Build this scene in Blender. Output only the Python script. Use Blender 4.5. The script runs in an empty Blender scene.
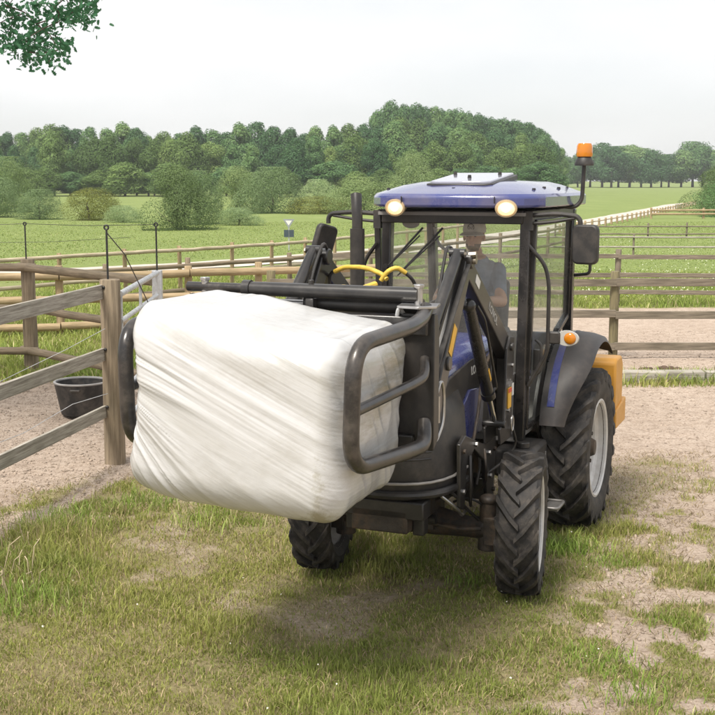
import bpy, math, random
import numpy as np
from mathutils import Vector, Matrix, Euler
random.seed(7); rng = np.random.default_rng(7)
S = bpy.context.scene; COL = S.collection
R = math.radians

# ------------------------------------------------------------------ camera
F_PX = 1200.0; CAM_H = 2.86; PITCH = math.atan(177.5/F_PX)
cam = bpy.data.cameras.new('camera'); co = bpy.data.objects.new('camera', cam); COL.objects.link(co)
co.location = (0, 0, CAM_H); co.rotation_euler = (math.pi/2-PITCH, 0, 0)
cam.sensor_width = 36; cam.lens = 36*F_PX/715; cam.clip_end = 5000; cam.clip_start = 0.05
S.camera = co
S.render.resolution_x = 1024; S.render.resolution_y = 1024

# ------------------------------------------------------------------ sky, sun, exposure
SUN_EL, SUN_AZ = 58.0, 215.0        # azimuth measured clockwise from +Y (the view direction)
W = bpy.data.worlds.new('World'); S.world = W; W.use_nodes = True
nt = W.node_tree; N = nt.nodes; L = nt.links
bg = N['Background']; bg.inputs['Strength'].default_value = 0.10
sky = N.new('ShaderNodeTexSky'); sky.sky_type = 'NISHITA'; sky.sun_disc = False
sky.sun_elevation = R(SUN_EL); sky.sun_rotation = R(SUN_AZ); sky.dust_density = 2.0
tc = N.new('ShaderNodeTexCoord'); mp = N.new('ShaderNodeMapping'); mp.inputs['Scale'].default_value = (1.2, 1.2, 4.0)
nz = N.new('ShaderNodeTexNoise'); nz.inputs['Scale'].default_value = 1.6; nz.inputs['Detail'].default_value = 6
L.new(tc.outputs['Generated'], mp.inputs[0]); L.new(mp.outputs[0], nz.inputs[0])
rp = N.new('ShaderNodeValToRGB'); rp.color_ramp.elements[0].position = 0.34; rp.color_ramp.elements[0].color = (0.66,)*3+(1,)
rp.color_ramp.elements[1].position = 0.58; rp.color_ramp.elements[1].color = (0.98,)*3+(1,)
L.new(nz.outputs['Fac'], rp.inputs[0])
mx = N.new('ShaderNodeMix'); mx.data_type = 'RGBA'
mx.inputs['B'].default_value = (7.0, 7.0, 7.0, 1)
L.new(rp.outputs[0], mx.inputs['Factor']); L.new(sky.outputs[0], mx.inputs['A']); L.new(mx.outputs['Result'], bg.inputs['Color'])
sl = bpy.data.lights.new('sun', 'SUN'); sl.energy = 3.2; sl.angle = R(17); sl.color = (1.0, 0.94, 0.85)
so = bpy.data.objects.new('sun', sl); COL.objects.link(so)
az, el = R(SUN_AZ), R(SUN_EL)
so.rotation_euler = Vector((math.sin(az)*math.cos(el), math.cos(az)*math.cos(el), math.sin(el))).to_track_quat('Z', 'Y').to_euler()
so.location = (0, 0, 30)
S.view_settings.view_transform = 'Standard'; S.view_settings.look = 'None'
S.view_settings.exposure = 0.62; S.view_settings.gamma = 1.0
S.render.engine = 'CYCLES'

# ------------------------------------------------------------------ pixel helpers (direction only; depth from ground or plane)
_c, _s = math.cos(PITCH), math.sin(PITCH)
def ray(x, y):
    a = (x-357.5)/F_PX; b = (357.5-y)/F_PX
    return Vector((a, _c+b*_s, -_s+b*_c))
def gnd(x, y, z=0.0):
    r = ray(x, y); t = (z-CAM_H)/r.z
    return Vector((r.x*t, r.y*t, z))
def at_depth(x, y, Y):
    r = ray(x, y); t = Y/r.y
    return Vector((r.x*t, Y, CAM_H+r.z*t))

# ------------------------------------------------------------------ materials
MATS = {}
def newmat(name):
    m = bpy.data.materials.new(name); m.use_nodes = True
    return m, m.node_tree.nodes, m.node_tree.links, m.node_tree.nodes['Principled BSDF']
def mat(name, col, rough=0.5, metal=0.0, var=0.15, scale=6.0, bump=0.0, bscale=60.0, dirt=None, dirt_amt=0.0, dirt_scale=3.0, stretch=(1, 1, 1), coat=0.0, spec=0.5):
    if name in MATS: return MATS[name]
    m, n, l, p = newmat(name)
    t = n.new('ShaderNodeTexCoord'); mp = n.new('ShaderNodeMapping'); mp.inputs['Scale'].default_value = stretch
    l.new(t.outputs['Object'], mp.inputs[0])
    a = n.new('ShaderNodeTexNoise'); a.inputs['Scale'].default_value = scale; a.inputs['Detail'].default_value = 6
    l.new(mp.outputs[0], a.inputs[0])
    r = n.new('ShaderNodeValToRGB')
    r.color_ramp.elements[0].position = 0.3; r.color_ramp.elements[0].color = tuple(max(0, c*(1-var)) for c in col)+(1,)
    r.color_ramp.elements[1].position = 0.7; r.color_ramp.elements[1].color = tuple(min(1, c*(1+var)) for c in col)+(1,)
    l.new(a.outputs['Fac'], r.inputs[0]); out = r.outputs[0]
    if dirt is not None:
        d = n.new('ShaderNodeTexNoise'); d.inputs['Scale'].default_value = dirt_scale; d.inputs['Detail'].default_value = 8; d.inputs['Roughness'].default_value = 0.7
        l.new(t.outputs['Object'], d.inputs[0])
        dr = n.new('ShaderNodeValToRGB'); dr.color_ramp.elements[0].position = 0.45; dr.color_ramp.elements[0].color = (0, 0, 0, 1)
        dr.color_ramp.elements[1].position = 0.72; dr.color_ramp.elements[1].color = (dirt_amt,)*3+(1,)
        l.new(d.outputs['Fac'], dr.inputs[0])
        mx = n.new('ShaderNodeMix'); mx.data_type = 'RGBA'; mx.inputs['B'].default_value = tuple(dirt)+(1,)
        l.new(dr.outputs[0], mx.inputs['Factor']); l.new(out, mx.inputs['A']); out = mx.outputs['Result']
        rr = n.new('ShaderNodeMath'); rr.operation = 'MULTIPLY_ADD'; rr.inputs[1].default_value = 0.9-rough if rough < 0.9 else 0; rr.inputs[2].default_value = rough
        l.new(dr.outputs[0], rr.inputs[0]); l.new(rr.outputs[0], p.inputs['Roughness'])
    else:
        p.inputs['Roughness'].default_value = rough
    l.new(out, p.inputs['Base Color'])
    p.inputs['Metallic'].default_value = metal
    p.inputs['Specular IOR Level'].default_value = spec
    if coat: p.inputs['Coat Weight'].default_value = coat; p.inputs['Coat Roughness'].default_value = 0.08
    if bump:
        b = n.new('ShaderNodeTexNoise'); b.inputs['Scale'].default_value = bscale; b.inputs['Detail'].default_value = 5
        l.new(mp.outputs[0], b.inputs[0]); bu = n.new('ShaderNodeBump'); bu.inputs['Strength'].default_value = bump; bu.inputs['Distance'].default_value = 0.01
        l.new(b.outputs['Fac'], bu.inputs['Height']); l.new(bu.outputs[0], p.inputs['Normal'])
    MATS[name] = m
    return m
DUST = (0.30, 0.25, 0.19)
BLUE = mat('blue_paint', (0.042, 0.054, 0.195), 0.25, 0, 0.06, 3, dirt=DUST, dirt_amt=0.30, dirt_scale=2.5, coat=1.0)
BLK = mat('black_paint', (0.022, 0.020, 0.019), 0.38, 0, 0.25, 5, dirt=(0.13, 0.11, 0.09), dirt_amt=0.25, dirt_scale=7)
BLKG = mat('black_gloss', (0.018, 0.017, 0.017), 0.2, 0, 0.2, 5, dirt=(0.12, 0.10, 0.085), dirt_amt=0.3, dirt_scale=4)
LOADER = mat('loader_paint', (0.020, 0.0185, 0.018), 0.30, 0, 0.25, 6, dirt=(0.16, 0.14, 0.12), dirt_amt=0.22, dirt_scale=4, coat=0.2)
PLASTIC = mat('dark_plastic', (0.026, 0.024, 0.023), 0.5, 0, 0.15, 8, 0.15, 250, dirt=(0.2, 0.165, 0.13), dirt_amt=0.22, dirt_scale=9)
FENDER = mat('fender_plastic', (0.040, 0.036, 0.035), 0.5, 0, 0.1, 6, 0.12, 300, dirt=(0.22, 0.18, 0.15), dirt_amt=0.2, dirt_scale=8)
RUB = mat('tyre_rubber', (0.021, 0.019, 0.018), 0.7, 0, 0.3, 10, 0.25, 90, dirt=(0.16, 0.135, 0.11), dirt_amt=0.5, dirt_scale=11)
RIMM = mat('rim_silver', (0.62, 0.61, 0.60), 0.4, 0.25, 0.08, 5, dirt=DUST, dirt_amt=0.4, dirt_scale=6)
STEEL = mat('bare_steel', (0.45, 0.44, 0.43), 0.32, 0.9, 0.15, 20)
CHROME = mat('chrome_rod', (0.6, 0.59, 0.58), 0.16, 1.0, 0.05, 20)
GREASE = mat('greasy_iron', (0.04, 0.033, 0.028), 0.5, 0.2, 0.35, 14, 0.3, 50, dirt=(0.15, 0.10, 0.06), dirt_amt=0.8, dirt_scale=9)
RUST = mat('rusty_iron', (0.17, 0.075, 0.035), 0.8, 0.1, 0.4, 20, 0.3, 80)
TUBE = mat('clamp_tube_paint', (0.034, 0.031, 0.030), 0.28, 0.3, 0.3, 9, dirt=(0.26, 0.22, 0.18), dirt_amt=0.35, dirt_scale=6, coat=0.15)
YHOSE = mat('yellow_hose', (0.62, 0.42, 0.06), 0.5, 0, 0.2, 20)
YELL = mat('yellow_paint', (0.66, 0.32, 0.045), 0.42, 0, 0.1, 4, dirt=(0.3, 0.2, 0.1), dirt_amt=0.4, dirt_scale=4)
YDEC = mat('yellow_decal', (0.75, 0.42, 0.04), 0.45, 0, 0.12, 15)
RDEC = mat('red_decal', (0.6, 0.07, 0.03), 0.45, 0, 0.1, 15)
WDEC = mat('white_decal', (0.7, 0.69, 0.66), 0.5, 0, 0.1, 15)
GREY = mat('grey_cloth', (0.10, 0.10, 0.105), 0.9, 0, 0.15, 30)
GALV = mat('galvanised_steel', (0.52, 0.53, 0.54), 0.45, 0.5, 0.18, 14, dirt=(0.35, 0.33, 0.3), dirt_amt=0.4, dirt_scale=12)
LIN = mat('cab_lining', (0.22, 0.21, 0.20), 0.8, 0, 0.1, 10)
TUB = mat('tub_rubber', (0.018, 0.018, 0.019), 0.45, 0, 0.2, 6, dirt=(0.2, 0.17, 0.14), dirt_amt=0.5, dirt_scale=5)
TUBRIM = mat('tub_rim', (0.33, 0.32, 0.31), 0.6, 0, 0.15, 8)

def wood(name, col, dark, grain=(2, 40, 40), crack=0.6):
    m, n, l, p = newmat(name)
    t = n.new('ShaderNodeTexCoord'); mp = n.new('ShaderNodeMapping'); mp.inputs['Scale'].default_value = grain
    l.new(t.outputs['UV'], mp.inputs[0])
    a = n.new('ShaderNodeTexNoise'); a.inputs['Scale'].default_value = 1.0; a.inputs['Detail'].default_value = 8; a.inputs['Roughness'].default_value = 0.65
    l.new(mp.outputs[0], a.inputs[0])
    r = n.new('ShaderNodeValToRGB'); e = r.color_ramp.elements
    e[0].position = 0.32; e[0].color = tuple(dark)+(1,); e[1].position = 0.62; e[1].color = tuple(col)+(1,)
    l.new(a.outputs['Fac'], r.inputs[0])
    b = n.new('ShaderNodeTexNoise'); b.inputs['Scale'].default_value = 2.2; b.inputs['Detail'].default_value = 4
    l.new(t.outputs['Object'], b.inputs[0])
    mx = n.new('ShaderNodeMix'); mx.data_type = 'RGBA'; mx.blend_type = 'MULTIPLY'; mx.inputs['Factor'].default_value = 0.7
    r2 = n.new('ShaderNodeValToRGB'); r2.color_ramp.elements[0].position = 0.3; r2.color_ramp.elements[0].color = (0.62, 0.64, 0.58, 1); r2.color_ramp.elements[1].position = 0.7
    l.new(b.outputs['Fac'], r2.inputs[0]); l.new(r.outputs[0], mx.inputs['A']); l.new(r2.outputs[0], mx.inputs['B'])
    l.new(mx.outputs['Result'], p.inputs['Base Color']); p.inputs['Roughness'].default_value = 0.85
    bu = n.new('ShaderNodeBump'); bu.inputs['Strength'].default_value = crack; bu.inputs['Distance'].default_value = 0.006
    l.new(a.outputs['Fac'], bu.inputs['Height']); l.new(bu.outputs[0], p.inputs['Normal'])
    return m
WOODG = wood('weathered_plank', (0.52, 0.48, 0.42), (0.19, 0.16, 0.13), (2.5, 45, 1))
WOODP = wood('brown_post', (0.33, 0.26, 0.18), (0.14, 0.105, 0.07), (2, 30, 1))
WOODT = wood('tan_rail', (0.50, 0.38, 0.23), (0.26, 0.18, 0.10), (2, 25, 1))
WOODD = wood('dark_rail', (0.27, 0.225, 0.17), (0.12, 0.098, 0.074), (2, 30, 1))
WOODO = wood('olive_post', (0.26, 0.22, 0.12), (0.12, 0.10, 0.06), (2, 30, 1))

def glass(name, tint=(0.97, 0.98, 0.975), dust_glare=0.05):
    m, n, l, p = newmat(name); n.remove(p); o = n['Material Output']
    tr = n.new('ShaderNodeBsdfTransparent'); tr.inputs[0].default_value = tint+(1,)
    gl = n.new('ShaderNodeBsdfGlossy'); gl.inputs['Roughness'].default_value = 0.02
    fr = n.new('ShaderNodeFresnel'); fr.inputs[0].default_value = 1.5
    m1 = n.new('ShaderNodeMixShader'); ge = n.new('ShaderNodeNewGeometry'); iv = n.new('ShaderNodeMath'); iv.operation = 'SUBTRACT'; iv.inputs[0].default_value = 1.0; l.new(ge.outputs['Backfacing'], iv.inputs[1]); fm = n.new('ShaderNodeMath'); fm.operation = 'MULTIPLY'; l.new(fr.outputs[0], fm.inputs[0]); l.new(iv.outputs[0], fm.inputs[1]); l.new(fm.outputs[0], m1.inputs[0]); l.new(tr.outputs[0], m1.inputs[1]); l.new(gl.outputs[0], m1.inputs[2])
    df = n.new('ShaderNodeBsdfDiffuse'); df.inputs[0].default_value = (0.55, 0.52, 0.48, 1)  # pale diffuse film: dust, with milky reflections painted in as colour
    nz = n.new('ShaderNodeTexNoise'); nz.inputs['Scale'].default_value = 3; nz.inputs['Detail'].default_value = 6
    t = n.new('ShaderNodeTexCoord'); l.new(t.outputs['Object'], nz.inputs[0])
    mu = n.new('ShaderNodeMath'); mu.operation = 'MULTIPLY'; mu.inputs[1].default_value = dust_glare*2.2; l.new(nz.outputs['Fac'], mu.inputs[0])
    m2 = n.new('ShaderNodeMixShader'); l.new(mu.outputs[0], m2.inputs[0]); l.new(m1.outputs[0], m2.inputs[1]); l.new(df.outputs[0], m2.inputs[2])
    l.new(m2.outputs[0], o.inputs['Surface'])
    return m
GLASS = glass('window_glass'); GLASS2 = glass('door_glass', (0.93, 0.95, 0.94), 0.05)
def emis(name, col, strength, base=(0.8, 0.8, 0.8)):
    m, n, l, p = newmat(name); p.inputs['Base Color'].default_value = base+(1,)
    lw = n.new('ShaderNodeLayerWeight'); lw.inputs[0].default_value = 0.3
    p.inputs['Emission Color'].default_value = col+(1,); p.inputs['Emission Strength'].default_value = strength
    return m
LAMP = emis('lamp_lens', (1.0, 0.72, 0.40), 0.55, (0.7, 0.6, 0.45)); BULB = emis('lamp_bulb', (1.0, 0.90, 0.70), 6.0)
def lensmat(name, col):
    m, n, l, p = newmat(name)
    nz = n.new('ShaderNodeTexNoise'); nz.inputs['Scale'].default_value = 40
    r = n.new('ShaderNodeValToRGB'); r.color_ramp.elements[0].color = tuple(c*0.6 for c in col)+(1,); r.color_ramp.elements[1].color = col+(1,)
    l.new(nz.outputs['Fac'], r.inputs[0]); l.new(r.outputs[0], p.inputs['Base Color'])
    p.inputs['Roughness'].default_value = 0.12; p.inputs['Transmission Weight'].default_value = 0.25; p.inputs['Coat Weight'].default_value = 0.5
    return m
AMBER = lensmat('amber_lens', (0.9, 0.30, 0.01)); CLEAR = lensmat('clear_lens', (0.75, 0.72, 0.66))

# ------------------------------------------------------------------ mesh builder
def fillet(pts, r, n=6):
    pts = [Vector(p) for p in pts]; out = [pts[0]]
    for i in range(1, len(pts)-1):
        a, b, c = pts[i-1], pts[i], pts[i+1]
        d1 = (a-b); d2 = (c-b); rr = min(r, d1.length*0.49, d2.length*0.49)
        p1 = b+d1.normalized()*rr; p2 = b+d2.normalized()*rr
        for k in range(n+1):
            t = k/n; out.append(p1*(1-t)**2+b*2*t*(1-t)+p2*t*t)
    out.append(pts[-1]); return out
class MB:
    def __init__(s, off=(0, 0, 0)): s.v = []; s.f = []; s.uv = []; s.off = Vector(off)
    def add(s, vs, fs, uvs=None):
        o = len(s.v); s.v += [Vector(v)-s.off for v in vs]
        for i, f in enumerate(fs):
            s.f.append([o+k for k in f]); s.uv.append(uvs[i] if uvs else None)
        return s
    def box(s, c, d, rot=None, taper=1.0):
        c = Vector(c); x, y, z = d[0]/2, d[1]/2, d[2]/2; vs = []
        for sz in (-1, 1):
            k = taper if sz > 0 else 1.0
            for sx, sy in ((-1, -1), (1, -1), (1, 1), (-1, 1)):
                p = Vector((sx*x*k, sy*y*k, sz*z))
                if rot is not None: p = rot @ p
                vs.append(c+p)
        return s.add(vs, [(3, 2, 1, 0), (4, 5, 6, 7), (0, 1, 5, 4), (1, 2, 6, 5), (2, 3, 7, 6), (3, 0, 4, 7)])
    def beam(s, a, b, w, h, up=(0, 0, 1), jit=0.0):
        a, b = Vector(a), Vector(b); d = (b-a).normalized(); up = Vector(up)
        x = d.cross(up).normalized(); z = x.cross(d).normalized(); vs = []; Ln = (b-a).length
        for p in (a, b):
            for sx, sz in ((-1, -1), (1, -1), (1, 1), (-1, 1)):
                vs.append(p+x*sx*w/2+z*sz*h/2+Vector((0, 0, random.uniform(-jit, jit))))
        uv = [[(0, 0)]*4, [(0, 0)]*4]
        for k, q in enumerate((w, h, w, h)):
            o = k*0.37
            uv.append([(0, o), (0, o+q), (Ln, o+q), (Ln, o)])
        return s.add(vs, [(3, 2, 1, 0), (4, 5, 6, 7), (0, 1, 5, 4), (1, 2, 6, 5), (2, 3, 7, 6), (3, 0, 4, 7)], [uv[0], uv[1]]+uv[2:])
    def prism(s, poly, axis, lo, hi):
        n = len(poly)
        def P(a, b, t): return {'x': (t, a, b), 'y': (a, t, b), 'z': (a, b, t)}[axis]
        vs = [P(a, b, lo) for a, b in poly]+[P(a, b, hi) for a, b in poly]
        fs = [tuple(range(n)), tuple(range(2*n-1, n-1, -1))]
        for i in range(n):
            j = (i+1) % n; fs.append((i, n+i, n+j, j))
        area = sum(poly[i][0]*poly[(i+1) % n][1]-poly[(i+1) % n][0]*poly[i][1] for i in range(n))
        flip = (area < 0) ^ (axis == 'y')
        if not flip: fs = [tuple(reversed(f)) for f in fs]
        return s.add(vs, fs)
    def tube(s, pts, r, n=12, caps=True, radii=None, wob=0.0):
        pts = [Vector(p) for p in pts]; m = len(pts); vs = []; fs = []; uvs = []
        t0 = (pts[1]-pts[0]).normalized()
        ref = Vector((0, 0, 1)) if abs(t0.z) < 0.9 else Vector((1, 0, 0))
        nrm = t0.cross(ref).normalized(); ln = 0; lens = []
        for i, p in enumerate(pts):
            if i == 0: t = t0
            elif i == m-1: t = (pts[i]-pts[i-1]).normalized()
            else: t = ((pts[i+1]-pts[i]).normalized()+(pts[i]-pts[i-1]).normalized()).normalized()
            if i: ln += (p-pts[i-1]).length
            lens.append(ln)
            nrm = (nrm-t*nrm.dot(t)).normalized(); bi = t.cross(nrm)
            rr = radii[i] if radii else r
            for k in range(n):
                a = 2*math.pi*k/n; q = rr*(1+random.uniform(-wob, wob))
                vs.append(p+nrm*math.cos(a)*q+bi*math.sin(a)*q)
        for i in range(m-1):
            for k in range(n):
                k2 = (k+1) % n
                fs.append((i*n+k, i*n+k2, (i+1)*n+k2, (i+1)*n+k))
                c = 2*math.pi*r/n
                uvs.append([(lens[i], k*c), (lens[i], (k+1)*c), (lens[i+1], (k+1)*c), (lens[i+1], k*c)])
        if caps:
            fs.append(tuple(range(n-1, -1, -1))); fs.append(tuple(range((m-1)*n, m*n)))
            for b in (0, 1): uvs.append([(0.5*math.cos(6.283*k/n)*r, 20+0.5*math.sin(6.283*k/n)*r) for k in range(n)])
        return s.add(vs, fs, uvs)
    def cyl(s, a, b, r, r2=None, n=20): return s.tube([a, b], r, n, True, [r, r if r2 is None else r2])
    def lathe(s, prof, c, axis='z', n=32, closed=False):
        c = Vector(c); vs = []; fs = []; m = len(prof)
        for k in range(n):
            a = 2*math.pi*k/n
            for r, h in prof:
                if axis == 'z': p = Vector((r*math.cos(a), r*math.sin(a), h))
                elif axis == 'y': p = Vector((r*math.sin(a), h, r*math.cos(a)))
                else: p = Vector((h, r*math.cos(a), r*math.sin(a)))
                vs.append(c+p)
        for k in range(n):
            k2 = (k+1) % n
            for i in range(m if closed else m-1):
                j = (i+1) % m
                fs.append((k*m+i, k2*m+i, k2*m+j, k*m+j))
        return s.add(vs, fs)
    def ball(s, c, r, sc=(1, 1, 1), n=16, m=10):
        c = Vector(c); vs = []; fs = []
        for i in range(m+1):
            t = math.pi*i/m
            for k in range(n):
                a = 2*math.pi*k/n
                vs.append(c+Vector((r*sc[0]*math.sin(t)*math.cos(a), r*sc[1]*math.sin(t)*math.sin(a), r*sc[2]*math.cos(t))))
        for i in range(m):
            for k in range(n):
                k2 = (k+1) % n; fs.append((i*n+k, (i+1)*n+k, (i+1)*n+k2, i*n+k2))
        return s.add(vs, fs)
    def build(s, name, m, parent=None, bevel=0.0, ang=35, flat=False):
        me = bpy.data.meshes.new(name); me.from_pydata([tuple(v) for v in s.v], [], s.f)
        if any(u is not None for u in s.uv):
            ul = me.uv_layers.new(name='UVMap'); i = 0; buf = []
            for f, u in zip(s.f, s.uv):
                buf += [c for p in (u if u else [(0, 0)]*len(f)) for c in p]
            ul.data.foreach_set('uv', buf)
        me.materials.append(m)
        if not flat:
            me.shade_smooth(); me.set_sharp_from_angle(angle=R(ang))
        o = bpy.data.objects.new(name, me); COL.objects.link(o); o.parent = parent
        if bevel:
            b = o.modifiers.new('bevel', 'BEVEL'); b.width = bevel; b.segments = 2; b.limit_method = 'ANGLE'; b.angle_limit = R(40); b.harden_normals = False
        return o
def tag(o, label, cat, group=None):
    o['label'] = label; o['category'] = cat
    if group: o['group'] = group
    return o
def empty(name, loc, rotz=0.0):
    o = bpy.data.objects.new(name, None); o.empty_display_size = 0.2; COL.objects.link(o); o.location = loc; o.rotation_euler = (0, 0, rotz); return o
def kind(o, k): o['kind'] = k; return o
def raw_mesh(name, co_, faces_flat, nper, m, attr=None):
    me = bpy.data.meshes.new(name); nv = len(co_); nf = len(faces_flat)//nper
    me.vertices.add(nv); me.vertices.foreach_set('co', np.asarray(co_, np.float32).ravel())
    me.loops.add(len(faces_flat)); me.loops.foreach_set('vertex_index', np.asarray(faces_flat, np.int32))
    me.polygons.add(nf); me.polygons.foreach_set('loop_start', np.arange(0, nf*nper, nper, dtype=np.int32))
    me.update(calc_edges=True)
    if attr:
        for k, (a, dim) in attr.items():
            if dim == 4:
                at = me.attributes.new(k, 'FLOAT_COLOR', 'POINT'); at.data.foreach_set('color', np.asarray(a, np.float32).ravel())
            else:
                at = me.attributes.new(k, 'FLOAT', 'POINT'); at.data.foreach_set('value', np.asarray(a, np.float32).ravel())
    if m: me.materials.append(m)
    return me

# ------------------------------------------------------------------ numpy value noise
_T = np.random.default_rng(3).random((256, 256)).astype(np.float32)
def vnoise(x, y):
    x = np.asarray(x, float); y = np.asarray(y, float)
    xi = np.floor(x).astype(int); yi = np.floor(y).astype(int); fx = x-xi; fy = y-yi
    fx = fx*fx*(3-2*fx); fy = fy*fy*(3-2*fy)
    g = lambda a, b: _T[a & 255, b & 255]
    return (g(xi, yi)*(1-fx)+g(xi+1, yi)*fx)*(1-fy)+(g(xi, yi+1)*(1-fx)+g(xi+1, yi+1)*fx)*fy
def fbm(x, y, o=4):
    t = 0; a = 0.5; n = 0
    for i in range(o):
        t = t+a*vnoise(x*2**i+17.3*i, y*2**i+9.1*i); n += a; a *= 0.5
    return t/n
sstep = lambda a, b, x: np.clip((x-a)/(b-a), 0, 1)**2*(3-2*np.clip((x-a)/(b-a), 0, 1))

# ------------------------------------------------------------------ layout constants
TA = R(22.0)                                  # tractor heading, off the line of sight
TO = Vector((1.1167, 10.1541, 0))             # ground point under the rear axle
TM = Matrix.Translation(TO) @ Matrix.Rotation(-(math.pi/2+TA), 4, 'Z')
TROT = -(math.pi/2+TA)
POST_A = Vector((-2.50, 12.10, 0)); DIR_A = Vector((0.20, 1.0, 0)).normalized()

def grass_amount(X, Y):
    """1 = thick sward, 0 = bare sand or gravel."""
    w = (fbm(X*0.9, Y*0.9)-0.5)*1.6
    fine = fbm(X*4.6+40, Y*4.6+7)
    # paddock edge on the left: line through the gate post towards the camera
    side = (X-(POST_A.x-(POST_A.y-Y)*0.30))        # right of this line is grass
    near = sstep(-0.35, 0.35, side+w*0.55)
    # bare worn patches in the near grass
    bare = sstep(0.50, 0.64, fbm(X*0.75+5, Y*0.9+3))*0.9
    right = sstep(0.3, 2.4, X+0.35*(8-Y))
    bare = np.maximum(bare*0.62, right*sstep(0.39, 0.55, fine*0.65+0.35*fbm(X*1.5, Y*1.8+60))*0.93)
    near = near*(1-bare)
    # strip of bare earth along the paddock edge
    strip = np.exp(-((side-0.30+w*0.25)/0.13)**2)*sstep(8.6, 9.6, Y)
    near = near*(1-0.9*strip)
    # the grass thins out into the gravel yard behind the tractor
    yard = sstep(11.0, 12.6, Y+w*0.9-0.10*np.clip(X, -3, 3))
    near = near*(1-yard)
    left = X < (POST_A.x+0.5)
    lim = np.where(left, 17.2, 27.3)
    back = sstep(-0.4, 0.4, Y-lim-w*0.5-np.where((X < 0) & ~left, (X)*2.2, 0))
    edge = np.exp(-((Y-17.15-w*0.12)/0.55)**2)*(X > 2.0)*0.95*sstep(0.3, 0.5, fbm(X*1.1, Y*1.5+20))
    return np.clip(np.maximum(np.maximum(near, back), edge), 0, 1)

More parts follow.
